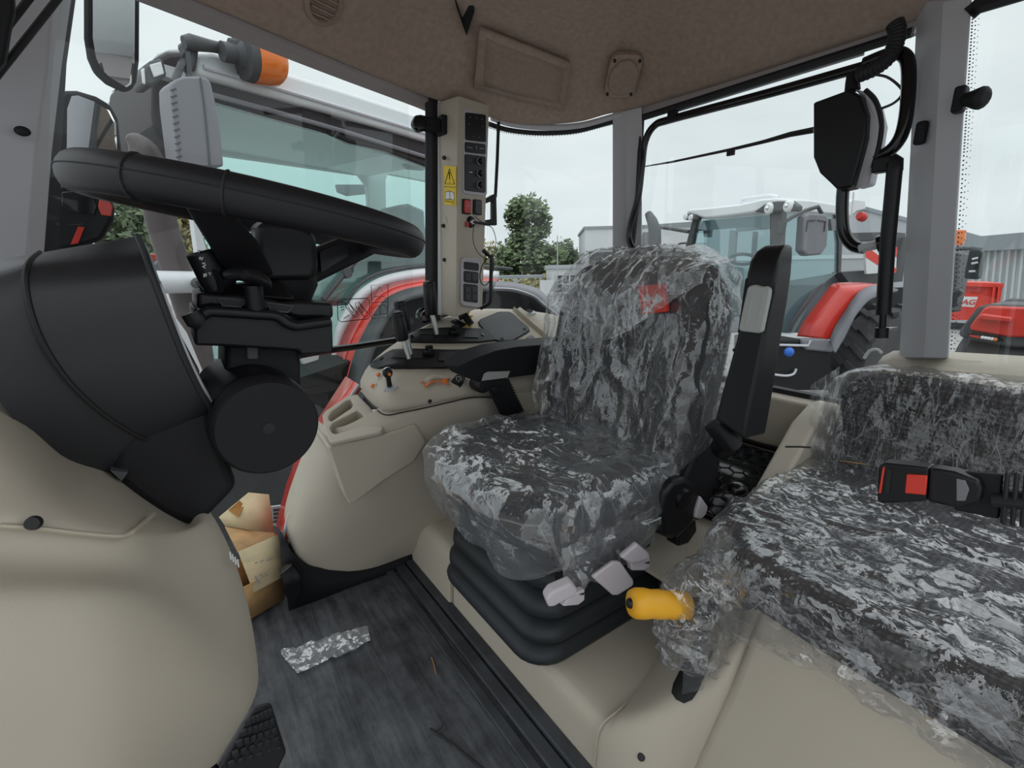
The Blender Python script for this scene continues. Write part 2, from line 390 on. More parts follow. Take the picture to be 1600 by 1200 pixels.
# platform under the seats (two moulded panels with a seam)
pf = thing('seat_platform', (.9, 1.0, 0), 'beige moulded platform carrying the suspended driver seat', 'platform')
def prof(y0, y1, x0, h, back=1.56):
    pr = [(x0, 0), (x0+.004, h-.05), (x0+.012, h-.022), (x0+.03, h-.006), (x0+.06, h), (back, h+.01), (back, 0)]
    return MB().prism([(a, y0, b) for a, b in pr], (0, y1-y0, 0))
build('front_panel', prof(.50, 1.278, .650, .150), M['beige'], pf, bevel=.006, seg=3)
build('corner_panel', prof(1.285, 1.72, .640, .222, 1.0), M['beige'], pf, bevel=.008, seg=3)

# ------------------------------------------------------------------ headliner
lip = [Vector(a) for a in ((-.42, 1.22, 1.735), (-.10, 1.325, 1.730), (.12, 1.384, 1.722), (.45, 1.50, 1.716), (.74, 1.60, 1.712))]
lip += [P(790, 190, Y=1.60), P(850, 194, Y=1.57), P(905, 190, Y=1.51), P(950, 178, Y=1.43), P(1000, 168, X=1.54)]
lip += [P(1130, 130, X=1.55), P(1280, 82, X=1.55), P(1430, 30, X=1.54), Vector((1.47, .34, 1.725)), Vector((1.28, .12, 1.725)), Vector((.74, -.14, 1.72)), Vector((.2, -.12, 1.72)), Vector((-.42, .16, 1.735))]
lip = smoothpath(lip, 6, True)
cen = Vector((.62, .78, 0))
def inset(d, dz):
    out = []
    for p in lip:
        q = Vector((p.x, p.y, 0)); r = cen-q; l = r.length
        k = q+r*(min(d, l*.9)/l); out.append(Vector((k.x, k.y, p.z+dz)))
    return out
rings = [inset(-.03, .012), inset(0, 0), inset(.012, -.004), inset(.03, .004), inset(.055, .03), inset(.10, .075), inset(.16, .115), inset(.24, .14), inset(.36, .155), inset(.55, .165), inset(.8, .17)]
hm = MB().loft(rings, cap=False)
k0 = (len(rings)-1)*len(lip); hm.f.append(tuple(range(k0, k0+len(lip))))
ceil = structure('ceiling', hm, M['liner'], angle=180)
HT = BVHTree.FromPolygons([tuple(v) for v in hm.v], hm.f)
def on_liner(x, y):
    d = ray(x, y).normalized(); h, n, i, dist = HT.ray_cast(EYEV, d)
    if n.dot(d) > 0: n = -n
    return h, n
def liner_patch(px, lift, depth):
    hs = [on_liner(*q) for q in px]; n = sum((h[1] for h in hs), Vector()).normalized()
    return [h[0]+n*lift for h in hs], n
# recessed felt hatch in the headliner
def subdiv_quad(q, n=6):
    return [[(q[0][0]*(1-i/n)*(1-j/n)+q[1][0]*(i/n)*(1-j/n)+q[2][0]*(i/n)*(j/n)+q[3][0]*(1-i/n)*(j/n), q[0][1]*(1-i/n)*(1-j/n)+q[1][1]*(i/n)*(1-j/n)+q[2][1]*(i/n)*(j/n)+q[3][1]*(1-i/n)*(j/n)) for i in range(n+1)] for j in range(n+1)]
g = subdiv_quad([(750, 34), (889, 90), (879, 168), (738, 132)])
rows = [[on_liner(*q)[0]+on_liner(*q)[1]*.010 for q in r] for r in g]
structure('hatch_frame', MB().grid(rows), M['liner'], ceil, solid=.014)
g = subdiv_quad([(760, 46), (879, 97), (871, 157), (751, 127)])
rows = [[on_liner(*q)[0]+on_liner(*q)[1]*.016 for q in r] for r in g]
structure('hatch_panel', MB().grid(rows), M['liner_p'], ceil, solid=.012)
# round speaker with four screws
sp = thing('roof_speaker', on_liner(972, 113)[0], 'round beige speaker grille set in the headliner with four screws', 'speaker')
h, n = on_liner(972, 113)
fr = frame_at(h+n*.004, (0, 0, 1), n)
qs = [on_liner(*q)[0] for q in ((946, 80), (996, 84), (998, 146), (950, 146))]
n = (qs[2]-qs[0]).cross(qs[3]-qs[1]).normalized(); n = n if n.dot(ray(972, 113)) < 0 else -n
h = (qs[0]+qs[1]+qs[2]+qs[3])/4+n*.016; fr = frame_at(h, (0, 0, 1), n)
build('speaker_plate', MB().loft([[fr(b, a, c) for a, b in rrect(.11, .155, .03)] for c in (-.02, .003)]), M['liner'], sp, bevel=.003)
build('grille', MB().loft([[fr(.064*math.sin(t), .050*math.cos(t), c) for t in [2*math.pi*i/28 for i in range(28)]] for c in (.004, .011)]), M['liner_p'], sp, bevel=.002)
for a, b in ((.060, .043), (.060, -.043), (-.060, .043), (-.060, -.043)):
    build('screw', MB().lathe([(.001, .008), (.005, .008), (.005, .0)], fr(a, b, .002), n, 10), M['ink'], sp)
# ribbed air outlet and black bracket tip at the top edge of the view
h, n = on_liner(505, 4)
vt = thing('roof_vent', h, 'round ribbed beige air outlet in the headliner', 'vent')
fr = frame_at(h, (0, 0, 1), n)
build('vent_ring', MB().lathe([(.05, -.005), (.05, .008), (.04, .012), (.036, .004), (.036, -.005)], h, n, 28), M['liner_p'], vt)
for k in range(5): build('slat', MB().box(fr(-.028+.014*k, 0, .004), (.004, .06, .012), Matrix((fr(1,0)-fr(0,0), fr(0,1)-fr(0,0), n)).transposed()), M['liner_p'], vt)
q = [(705, -30), (712, 8), (729, 58), (741, 20), (736, -30)]
hp = [on_liner(a, max(b, 2))[0] for a, b in q]; hp = [EYEV+ray(a, b)*((on_liner(a, max(b, 2))[0]-EYEV).length/ray(a, max(b, 2)).length*.985) for a, b in q]
bt = tag(build('bracket', MB().prism(hp, on_liner(729, 40)[1]*-.02), M['blackm'], bevel=.002), 'black pointed bracket tip under the headliner', 'bracket')
# outer roof shell above the headliner
rf = [Vector((p.x, p.y, 1.98)) for p in inset(-.14, 0)]; r2_ = [Vector((p.x, p.y, 2.06)) for p in inset(.1, 0)]; r0_ = [Vector((p.x, p.y, 1.79)) for p in inset(-.12, 0)]; r00 = inset(-.02, .02)
rm = MB().loft([r00, r0_, rf, r2_], cap=False); kk = 3*len(lip); rm.f.append(tuple(range(kk, kk+len(lip))))
roof = structure('ceiling_shell', rm, M['roofg'], angle=60)
# door header strip over the right-hand door and trim along the quarter window
hd = [(-.42, 1.245, 1.728), (.12, 1.405, 1.712), (.45, 1.525, 1.708), (.76, 1.628, 1.704), (.84, 1.66, 1.702)]
hd = smoothpath(hd, 5)
structure('trim_2', MB().loft([[p+Vector((0, a, b)) for a, b in ((-.022, .016), (-.020, -.002), (.0, -.010), (.05, -.008), (.05, .05))] for p in hd]), M['header'])
cl = [P(a, b, Y=c) for a, b, c in ((768, 184, 1.615), (800, 194, 1.605), (850, 199, 1.575), (905, 196, 1.515), (952, 184, 1.435), (972, 178, 1.40))]
structure('trim_3', MB().tube(smoothpath(cl, 6), .011, 8), M['pillar'])
structure('trim_4', MB().tube([p+Vector((0, .02, -.016)) for p in smoothpath(cl, 6)], .009, 8), M['rubber'])

# ------------------------------------------------------------------ pillars
# right front pillar
def quadprism(front, off): return MB().prism(front, off)
def pil(name, sections, m, **k): return structure(name, MB().loft(sections), m, **k)
def sec(*pts): return [P(a, b, Y=c) for a, b, c in pts]
ap = pil('trim_5', [sec((116, -20, 1.42), (84, -20, 1.36), (-90, -20, 1.30), (-90, -20, 1.45)), sec((98, 100, 1.42), (75, 100, 1.36), (-90, 110, 1.30), (-90, 110, 1.45)), sec((82, 240, 1.42), (57, 240, 1.36), (-90, 250, 1.30), (-90, 250, 1.45)), sec((70, 400, 1.42), (43, 400, 1.36), (-90, 410, 1.30), (-90, 410, 1.45)), sec((58, 620, 1.42), (35, 620, 1.36), (-90, 640, 1.30), (-90, 640, 1.45))], M['pillar'], bevel=.004)
structure('pillar_seal', MB().loft([sec((a, b, 1.44), (c, b, 1.415), (c, b, 1.46), (a, b, 1.47)) for a, b, c in ((121, -20, 110), (104, 100, 94), (96, 240, 78), (92, 400, 64))]), M['rubber'], ap)
plug = P(35, 205, Y=1.325)
structure('plug', MB().ball(plug, .010, 14, 8, (1.2, .5, .9)), M['blackm'], ap)
# right door post: beige control panel comes separately; black post behind it
structure('trim_6', MB().loft([sec((664, b, 1.63), (676, b, 1.61), (687, b, 1.62), (690, b, 1.68), (668, b, 1.68)) for b in (150, 320, 500)]), M['rubber'], bevel=.004)
structure('trim_7', MB().loft([sec((684, b, 1.61), (691, b, 1.60), (694, b, 1.66), (686, b, 1.66)) for b in (156, 320, 492)]), M['white'])
# rear right pillar: two faces
structure('trim_8', MB().loft([sec((957, b-4, 1.42), (979, b, 1.385), (1003, b+8, 1.33), (1003, b+8, 1.42), (975, b, 1.50)) for b in (128, 300, 420, 560)]), M['pillar'], bevel=.003, angle=8)
# rear left pillar: two faces meeting at a soft edge
lc = [((1432, 1), (1474, 1), (1519, -8)), ((1421, 240), (1461, 240), (1502, 240)), ((1404, 560), (1444, 560), (1482, 560))]
lp = structure('trim_9', MB().loft([[P(*a, X=1.53), P(*b, X=1.44), P(*c, X=1.42), P(c[0], c[1], X=1.52)] for a, b, c in lc]), M['pillar'], bevel=.004, seg=2, angle=8)
pc = P(1439, 208, X=1.46)
structure('latch_plate', MB().box(pc, (.02, .022, .05)), M['blackm'], lp, bevel=.006)
# ------------------------------------------------------------------ glazing
dg = [[Vector((-.36, 1.29, 1.73)), Vector((.74, 1.655, 1.73))], [Vector((-.28, 1.47, .9)), Vector((.74, 1.70, .9))], [Vector((-.2, 1.66, .02)), Vector((.74, 1.72, .02))]]
d1 = thing('door_1', (.2, 1.66, 0)); d1['kind'] = 'structure'
structure('pane', MB().grid(dg), M['glass'], d1)
rod = [P(462, 556, Y=1.60), P(500, 549, Y=1.60), P(560, 541, Y=1.605), P(622, 531, Y=1.62)]
structure('rail', MB().tube(smoothpath(rod, 4), .012, 8), M['gloss'], d1)
lk = P(663, 493, Y=1.60)
structure('door_latch', MB().lathe([(.001, .03), (.016, .03), (.02, .022), (.02, .006), (.028, .004), (.028, -.02)], lk, (-.2, -1, .1), 20), M['gloss'], d1)
kn = P(654, 194, Y=1.585)
structure('hinge_arm', MB().box((kn+P(690, 196, Y=1.585))/2, ((P(694, 196, Y=1.585)-kn).length, .03, .045)), M['blackm'], d1, bevel=.008)
structure('hinge_cap', MB().lathe([(.001, .022), (.018, .02), (.024, .012), (.024, -.012), (.02, -.02), (.001, -.022)], kn, (.3, 1, 0), 18), M['gloss'], d1)
hb = P(692, 197, Y=1.58)
structure('hinge_block', MB().box(hb, (.03, .05, .06)), M['blackm'], d1, bevel=.005)
# curved quarter window
qt = [p+Vector((0, .03, 0)) for p in smoothpath(cl, 4)]
w2 = structure('window_2', MB().grid([qt, [Vector((p.x, p.y+.03, .85)) for p in qt]]), M['glass'])
def dotted(name, pts, n, r, nrm, m, parent):
    mb = MB()
    for k in range(n):
        t = k/(n-1)*(len(pts)-1); i = min(int(t), len(pts)-2); p = Vector(pts[i]).lerp(Vector(pts[i+1]), t-i)
        mb.lathe([(r, 0), (r, .0004)], p, nrm, 6)
    o = build(name, mb, m, parent); o['kind'] = 'stuff'; return o
dotted('frit_dots', [p+Vector((0, -.004, -.026)) for p in qt], 60, .0022, (0, -1, 0), M['ink'], w2)
# rear window
tl, tr_, bl, br = P(1003, 176, X=1.56), P(1424, 48, X=1.56), P(1003, 700, X=1.56), P(1424, 660, X=1.56)
w3 = thing('window_3', (1.56, .93, .76)); w3['kind'] = 'structure'
structure('pane', MB().grid([[Vector((1.57, 1.36, 1.74)), Vector((1.57, .46, 1.74))], [Vector((1.57, 1.36, .75)), Vector((1.57, .46, .75))]]), M['glass'], w3)
structure('top_seal', MB().tube([P(1003, 184, X=1.55), P(1426, 50, X=1.55)], .012, 8), M['rubber'], w3)
structure('header_trim', MB().loft([[p, p+Vector((.03, 0, 0)), q+Vector((.03, 0, 0)), q] for p, q in ((P(996, 160, X=1.545), P(1003, 182, X=1.545)), (P(1440, 22, X=1.545), P(1428, 50, X=1.545)))]), M['header'], w3)
structure('frit_strip', MB().tube([P(1050, 176, X=1.56), P(1350, 84, X=1.56)], .004, 6), M['greyprint'], w3)
structure('bottom_seal', MB().box((1.55, .90, .772), (.03, .95, .016)), M['rubber'], w3)
structure('side_seal', MB().tube([P(1003, 182, X=1.55), P(997, 300, X=1.55), P(984, 420, X=1.55), P(980, 560, X=1.55)], .010, 8), M['rubber'], w3)
t1 = [(1350, 104), (1200, 146), (1050, 186), (1022, 197), (1008, 222), (1003, 260), (997, 310), (986, 350), (984, 376), (993, 391), (1008, 393)]
structure('frame_tube', MB().tube(smoothpath([P(a, b, X=1.535) for a, b in t1], 5), .013, 10), M['gloss'], w3)
structure('tube_end', MB().tube([P(1004, 393, X=1.53), P(1022, 389, X=1.52)], .010, 10), M['pillar'], w3)
structure('tube_cap', MB().tube([P(1018, 390, X=1.515), P(1027, 388, X=1.515)], .018, 12), M['gloss'], w3)
structure('stop_block', MB().box(P(1051, 181, X=1.53), (.02, .035, .035)), M['blackm'], w3, bevel=.004)
t2 = [(1350, 100), (1385, 86), (1408, 84), (1419, 100), (1419, 150), (1412, 200), (1398, 228), (1375, 244), (1345, 252), (1326, 266), (1318, 290), (1316, 335), (1320, 366), (1334, 384), (1352, 388)]
structure('handle_tube', MB().tube(smoothpath([P(a, b, X=1.50) for a, b in t2], 5), .015, 10), M['gloss'], w3)
structure('tube_end', MB().tube([P(1344, 388, X=1.495), P(1376, 381, X=1.49)], .012, 10), M['pillar'], w3)
structure('tube_cap', MB().tube([P(1372, 382, X=1.488), P(1388, 378, X=1.49)], .022, 12), M['gloss'], w3)
# left quarter window with dotted edge, and its handle
w4 = thing('window_4', (1.42, .3, .93)); w4['kind'] = 'structure'
structure('pane', MB().grid([[Vector((1.46, .41, 1.76)), Vector((1.40, .27, 1.76)), Vector((1.25, .17, 1.76)), Vector((.95, .10, 1.76))], [Vector((1.46, .34, .93)), Vector((1.40, .22, .93)), Vector((1.25, .12, .93)), Vector((.95, .06, .93))]]), M['glass'], w4)
for k, dx in enumerate((3, 8, 13)):
    dotted('frit_dots', [P(1517+dx, 20, X=1.43-.01*k), P(1503+dx, 240, X=1.43-.01*k), P(1483+dx, 545, X=1.43-.01*k)], 90-k*20, .0018-.0004*k, (-.75, -.66, 0), M['ink'], w4)
structure('top_seal', MB().tube([P(1514, 22, X=1.43), P(1530, 8, X=1.43), P(1600, -14, X=1.36), P(1680, -40, X=1.30)], .016, 8), M['rubber'], w4)
a_, b_ = P(1500, 156, X=1.40), P(1534, 153, X=1.38)
structure('window_latch', MB().box(a_, (.03, .02, .05)), M['blackm'], w4, bevel=.005)
structure('latch_knob', MB().tube([a_, a_.lerp(b_, .5), b_, b_+(b_-a_)*.2], [.010, .015, .022, .012], 14), M['blackm'], w4, bevel=.003)
# low body wall under the rear window and beige sill
wr = thing('wall_rear', (1.5, .95, 0)); wr['kind'] = 'structure'
structure('sill_panel', MB().prism([(1.56, 1.7, .15), (1.50, 1.7, .15), (1.48, 1.7, .52), (1.485, 1.7, .70), (1.50, 1.7, .757), (1.53, 1.7, .765), (1.58, 1.7, .765), (1.58, 1.7, .15)], (0, -1.75, 0)), M['beige'], wr, bevel=.008, seg=3)
structure('wall_right', MB().prism([(-.2, 1.70, -.06), (1.58, 1.74, -.06), (1.58, 1.74, .9), (.75, 1.72, .80), (.3, 1.70, .02), (-.2, 1.70, .02)], (0, .02, 0)), M['darkg'])
structure('wall_left', MB().prism([(.80, -.28, -.06), (1.58, -.28, -.06), (1.58, -.28, .90), (1.1, -.28, .80), (.80, -.28, .02)], (0, -.03, 0)), M['darkg'])
# ================================================================== FRONT: dash, column, wheel
# beige lower dash shroud: near face at about Y=.5
ds = thing('dash_shroud', (-.1, .7, 0), 'large beige moulded shroud under the steering column', 'shroud')
def rows_y(spec): return [[P(a, b, Y=c) for a, b, c in r] for r in spec]
sh = [
    [(-120, 640, .58), (0, 670, .58), (60, 712, .60), (100, 742, .64), (165, 742, .68), (205, 775, .68), (246, 806, .68), (300, 832, .70)],
    [(-120, 760, .53), (0, 760, .54), (60, 770, .55), (110, 784, .56), (160, 800, .57), (205, 806, .59), (250, 812, .63), (306, 826, .68)],
    [(-120, 812, .50), (0, 818, .51), (60, 822, .515), (120, 829, .52), (175, 834, .53), (212, 832, .55), (254, 836, .60), (312, 828, .66)],
    [(-120, 822, .515), (0, 827, .523), (60, 831, .525), (120, 838, .53), (180, 843, .54), (222, 840, .56), (262, 846, .60), (335, 806, .67)],
    [(-120, 880, .505), (0, 884, .51), (60, 886, .515), (120, 888, .52), (180, 890, .53), (240, 892, .55), (300, 912, .60), (372, 872, .68)],
    [(-120, 905, .47), (0, 908, .475), (60, 908, .48), (120, 909, .485), (185, 912, .495), (243, 922, .52), (310, 962, .565), (399, 960, .69)],
    [(-120, 930, .45), (0, 930, .455), (60, 932, .46), (120, 934, .465), (185, 940, .475), (250, 955, .50), (325, 1000, .545), (410, 1030, .69)],
    [(-120, 1040, .435), (0, 1040, .44), (60, 1040, .445), (120, 1042, .45), (185, 1048, .46), (250, 1058, .485), (330, 1074, .53), (416, 1080, .68)],
    [(-120, 1140, .44), (0, 1140, .445), (60, 1140, .45), (120, 1140, .455), (180, 1142, .465), (238, 1146, .49), (300, 1140, .54), (404, 1115, .68)],
    [(-120, 1300, .46), (0, 1300, .465), (60, 1290, .47), (120, 1280, .475), (170, 1262, .485), (215, 1245, .51), (262, 1226, .56), (352, 1196, .68)],
]
g = rows_y(sh)
# roll the free right edge and the top edge away from the camera so the shroud has depth
g = [r+[r[-1]+Vector((-.006, .05, 0)), r[-1]+Vector((-.03, .22, 0))] for r in g]
g = [[p+Vector((-.02, .18, .0)) for p in g[0]]]+g
build('side_panel', MB().grid(g), M['beige'], ds, sub=2)
# recessed seam between the cap and the side panel
sm = [(0, 822, .5165), (60, 826, .5185), (120, 833, .524), (178, 838, .533), (198, 836, .540), (214, 826, .555), (240, 803, .622)]
build('seam', MB().tube(smoothpath([P(a, b, Y=c-.002) for a, b, c in sm], 5), .0022, 6), M['beige_d'], ds)
sc_ = P(50, 818, Y=.512)
build('screw', MB().lathe([(.001, .001), (.005, .001), (.006, -.004)], sc_, (-.1, -1, .35), 16), M['ink'], ds)
0 and build('notch', MB().tube([P(52, 812, Y=.511), P(30, 815, Y=.511), P(66, 815, Y=.511)], .004, 8), M['beige_d'], ds)
for k, (a, b) in enumerate(((360, 868), (364, 872), (368, 876), (372, 880))):
    build('scuff', MB().tube([P(a-1, b-6, Y=.655), P(a+1, b+6, Y=.655)], .0010, 5), M['paper'], ds)
# steering column lower cover
lc_ = [(165, 742), (205, 775), (250, 806), (306, 828), (335, 800), (372, 762), (345, 690), (330, 640), (250, 650), (180, 700)]
col = thing('steering_column', (.05, .82, .8), 'black tilting steering column with clamp and round pivot cap', 'steering column')
build('lower_cover', MB().prism([P(a, b, Y=.70) for a, b in lc_], (0, .26, 0)), M['blackm'], col, bevel=.012, seg=3)
tri = [P(172, 735, Y=.69), P(200, 738, Y=.69), P(190, 752, Y=.69)]
build('cover_clip', MB().prism(tri, (0, .02, 0)), M['darkg'], col)
dc = P(420, 669, Y=.66); rr_ = .064
build('pivot_cap', MB().lathe([(.001, .0), (rr_*.94, .0), (rr_, .005), (rr_, .030), (rr_*.9, .036)], dc, (-.06, 1, .03), 48), M['blackm'], col)
build('cap_hole', MB().lathe([(.001, -.001), (.0075, -.001), (.0075, .002)], dc, (-.06, 1, .03), 16), M['ink'], col)
build('pivot_body', MB().lathe([(.066, .0), (.068, .012), (.068, .16)], P(412, 660, Y=.70), (-.06, 1, .03), 40), M['black'], col, bevel=.004)
cs = MB().loft([[P(352, 640, Y=.77), P(472, 640, Y=.77), P(472, 640, Y=.77)+Vector((0, .13, 0)), P(352, 640, Y=.77)+Vector((0, .13, 0))], [P(352, 535, Y=.77), P(470, 540, Y=.77), P(470, 540, Y=.77)+Vector((0, .13, 0)), P(352, 535, Y=.77)+Vector((0, .13, 0))]])
build('shaft_housing', cs, M['blackm'], col, bevel=.008)
for a, b in ((368, 392), (384, 404)):
    pass
build('housing_rib', MB().prism([P(a, b, Y=.765) for a, b in ((384, 516), (404, 516), (404, 562), (386, 562))], (0, .02, 0)), M['darkg'], col, bevel=.002)
# head: lower clamp block and upper switch housing
hl = [(303, 482), (318, 490), (328, 485), (430, 492), (460, 505), (478, 505), (520, 500), (521, 552), (470, 555), (466, 548), (345, 541), (304, 540)]
build('clamp_block', MB().prism([P(a, b, Y=.74) for a, b in hl], (0, .17, 0)), M['black'], col, bevel=.008, seg=3)
bar = [(299, 488), (312, 494), (326, 487), (345, 487), (400, 491), (432, 494), (447, 504), (462, 509), (480, 507), (516, 502)]
build('clamp_bar', MB().tube(smoothpath([P(a, b, Y=.733) for a, b in bar], 4), .0075, 10), M['black'], col)
build('clamp_lever', MB().tube([P(298, 488, Y=.73), P(306, 500, Y=.73), P(316, 505, Y=.73)], [.012, .013, .010], 10), M['black'], col)
up = [(308, 456), (330, 458), (395, 460), (440, 472), (464, 470), (521, 474), (522, 498), (466, 498), (440, 490), (330, 480), (308, 484)]
build('switch_housing', MB().prism([P(a, b, Y=.75) for a, b in up], (0, .18, 0)), M['black'], col, bevel=.006, seg=3)
top = [(320, 452), (360, 446), (425, 446), (480, 452), (518, 472), (464, 470), (395, 462), (330, 458)]
build('top_deck', MB().hexa([P(310, 457, Y=.76), P(464, 470, Y=.76), P(464, 470, Y=.76)+Vector((.02, .16, .012)), P(310, 457, Y=.76)+Vector((0, .16, .012))], [P(345, 446, Y=.79), P(440, 440, Y=.79), P(440, 440, Y=.79)+Vector((0, .10, 0)), P(345, 446, Y=.79)+Vector((0, .10, 0))]), M['blackm'], col, bevel=.006)
for q in ([(340, 466), (384, 470), (376, 480), (348, 478)], [(416, 473), (458, 478), (450, 488), (424, 486)]):
    pp = [P(a, b, Y=.747) for a, b in q]
    build('slot', MB().prism(pp, (0, .004, 0)), M['ink'], col)
    build('slot_rim', MB().tube(pp, .0013, 6, loop=True), M['darkg'], col)
build('release_lever', MB().tube(smoothpath([P(352, 432, Y=.73), P(372, 428, Y=.725), P(398, 431, Y=.72), P(414, 440, Y=.72), P(417, 448, Y=.725)], 4), [.009, .011, .012, .013, .013, .014, .014, .014, .013, .013, .012, .012, .011, .010, .009, .008, .007], 10, flat=.7), M['black'], col)
build('lever_stem', MB().tube([P(395, 445, Y=.735), P(400, 488, Y=.74)], .012, 10), M['black'], col)
build('wire', MB().tube([P(390, 474, Y=.735), P(389, 486, Y=.735), P(392, 487, Y=.735)], .0012, 5), M['paper'], col)
# stalk with printed marks
st = thing('indicator_stalk', P(328, 440, Y=.76), 'black multifunction stalk with small white symbols', 'stalk')
a_, b_ = P(312, 394, Y=.76), P(334, 440, Y=.76)
build('stalk_body', MB().tube([a_+(a_-b_)*.02, a_, b_, b_+(b_-a_)*.35], [.014, .0165, .0165, .013], 20), M['black'], st, bevel=.003)
build('stalk_collar', MB().tube([P(336, 440, Y=.745), P(346, 438, Y=.75), P(362, 434, Y=.755)], [.016, .012, .010], 12), M['black'], st)
def mark(name, px, y, m, parent, r=.0009, loop=False):
    return build(name, MB().tube([P(a, b, Y=y) for a, b in px], r, 4, loop=loop), m, parent)
mark('symbol', [(309, 391), (313, 391), (311, 395)], .7425, M['paper'], st, loop=True)
mark('symbol', [(313, 402), (317, 402), (315, 406), (312, 405)], .7425, M['paper'], st, loop=True)
mark('symbol', [(316, 412), (320, 411), (321, 414), (317, 417), (321, 419)], .7425, M['paper'], st)
mark('symbol', [(319, 428), (322, 427), (322, 432), (319, 433)], .7425, M['paper'], st, loop=True)
mark('symbol', [(326, 426), (330, 426), (329, 430)], .7425, M['paper'], st, loop=True)
# instrument drum
dr = thing('instrument_pod', (-.08, .8, .9), 'rounded black instrument pod beside the steering wheel', 'dashboard')
rim = [(215, 369, .74), (226, 395, .69), (236, 425, .665), (249, 460, .66), (266, 505, .66), (288, 560, .665), (312, 610, .68), (331, 642, .70), (322, 656, .74)]
m1 = [(62, 395, .74), (44, 412, .67), (40, 446, .65), (52, 500, .645), (78, 555, .65), (120, 610, .66), (180, 660, .68), (246, 690, .71), (300, 664, .74)]
m2 = [(-70, 418, .74), (-80, 450, .66), (-60, 520, .64), (-30, 590, .64), (10, 640, .645), (50, 692, .66), (96, 742, .68), (170, 744, .70), (262, 705, .74)]
def lerp3(a, b, t): return tuple(a[i]*(1-t)+b[i]*t for i in range(3))
def curve(l): return smoothpath([P(*q[:2], Y=q[2]) for q in l], 4)
front = curve(rim); mid = curve(m1); back = curve(m2)
seam_a = [p.lerp(q, .985) for p, q in zip(front, mid)]
def tube_back(c): return c+[p+Vector((0, .30, 0)) for p in c[::-1]]
build('front_shell', MB().loft([tube_back(c) for c in (front, [p.lerp(q, .5) for p, q in zip(front, mid)], mid)], cap=True), M['pod'], dr, angle=50)
sh_ = lambda c: [p+Vector((-.002, .006, 0)) for p in c]
build('rear_shell', MB().loft([tube_back(c) for c in (sh_(mid), sh_([p.lerp(q, .5) for p, q in zip(mid, back)]), sh_(back))], cap=True), M['pod'], dr, angle=50)
build('rim_bead', MB().tube(front, .0035, 8), M['rubber'], dr)
build('seam_bead', MB().tube(mid, .0028, 8), M['ink'], dr)
build('display_rim', MB().grid([[p+Vector((.006, .012, -.002)) for p in front[10:]], [p+Vector((.004, .10, 0)) for p in front[10:]]]), M['pillar'], dr, solid=.004)

# steering wheel: circle fitted to the photo
sw = thing('steering_wheel', (.138, .85, 1.231), 'thick black steering wheel with moulded seams and three spokes', 'steering wheel')
WC = Vector((.138, .85, 1.231)); tau, rho = .17, -.057
WN = Vector((math.sin(tau)*math.cos(rho), math.sin(rho), math.cos(tau)*math.cos(rho)))
WA = WN.cross(Vector((0, 1, 0))).normalized(); WB = WN.cross(WA)
def wp(a, r, h=0): return WC+r*(WA*math.cos(a)+WB*math.sin(a))+WN*h
RW = .221; nr = 96
def ringpts(r, tr, tz, n=16):
    out = []
    for i in range(nr):
        a = 2*math.pi*i/nr
        out.append([wp(a, r+tr*math.cos(q), tz*math.sin(q)) for q in [2*math.pi*k/n for k in range(n)]])
    return out
build('rim', MB().loft(ringpts(RW, .019, .024), loop=True), M['wheel'], sw, angle=180)
for s_ in (1,):
    build('rim_line', MB().tube([wp(2*math.pi*i/nr, RW+.0192, .004) for i in range(nr)], .0007, 5, loop=True), M['ink'], sw)
# the two moulded grip joints that face the camera
def ang_of(px):
    best = min(range(720), key=lambda i: (lambda q: abs(q[0]-px)+(0 if q[2] else 999))(projx(wp(2*math.pi*i/720, RW+.019))))
    return 2*math.pi*best/720
def projx(p):
    d = p-EYEV; fh = d.x*SY+d.y*CY; r = d.x*CY-d.y*SY; fw = fh*CP-d.z*SP; u = fh*SP+d.z*CP
    near = (p-WC).dot(Vector((WC.x, WC.y, 0))) < 0
    return 800+FPX*r/fw, 600-FPX*u/fw, near
for px in (188, 348):
    a = ang_of(px)
    build('grip_joint', MB().tube([wp(a, RW+.0192*math.cos(q), .0242*math.sin(q)) for q in [2*math.pi*k/20 for k in range(20)]], .0016, 5, loop=True), M['ink'], sw)
hubc = P(448, 396, Y=.86)
build('hub', MB().prism([P(a, b, Y=.80) for a, b in ((400, 356), (406, 347), (420, 344), (466, 350), (488, 361), (495, 374), (498, 418), (492, 438), (406, 441), (398, 400))], (.01, .13, .01)), M['black'], sw, bevel=.012, seg=3)
build('hub_boss', MB().lathe([(.05, .05), (.055, .0), (.04, -.03)], P(440, 446, Y=.86), (0, 0, 1), 24), M['blackm'], sw)
def bar(secs, m=M['blackm']):
    return build('spoke', MB().loft([[P(*a), P(*b), P(*b)+d, P(*a)+d] for a, b, d in secs]), m, sw, bevel=.006, seg=3)
def py_(a, b, y): return (a, b, None, y)
bar([(py_(276, 300, .665), py_(356, 318, .665), Vector((0, .03, .008))), (py_(300, 336, .685), py_(374, 342, .685), Vector((0, .03, .0))), (py_(330, 384, .73), py_(404, 376, .73), Vector((0, .035, 0))), (py_(352, 436, .775), py_(430, 430, .775), Vector((0, .06, 0)))])
bar([(py_(492, 388, .90), py_(492, 444, .90), Vector((0, .05, 0))), (py_(530, 372, .94), py_(540, 420, .94), Vector((0, .04, 0))), (py_(566, 360, .99), py_(600, 390, .99), Vector((0, .03, 0))), (py_(590, 356, 1.01), py_(628, 376, 1.01), Vector((0, .02, 0)))])
build('spoke_panel', MB().prism([P(a, b, Y=c) for a, b, c in ((500, 394, .897), (556, 368, .965), (566, 386, .975), (502, 426, .897))], (0, .004, 0)), M['button'], sw)
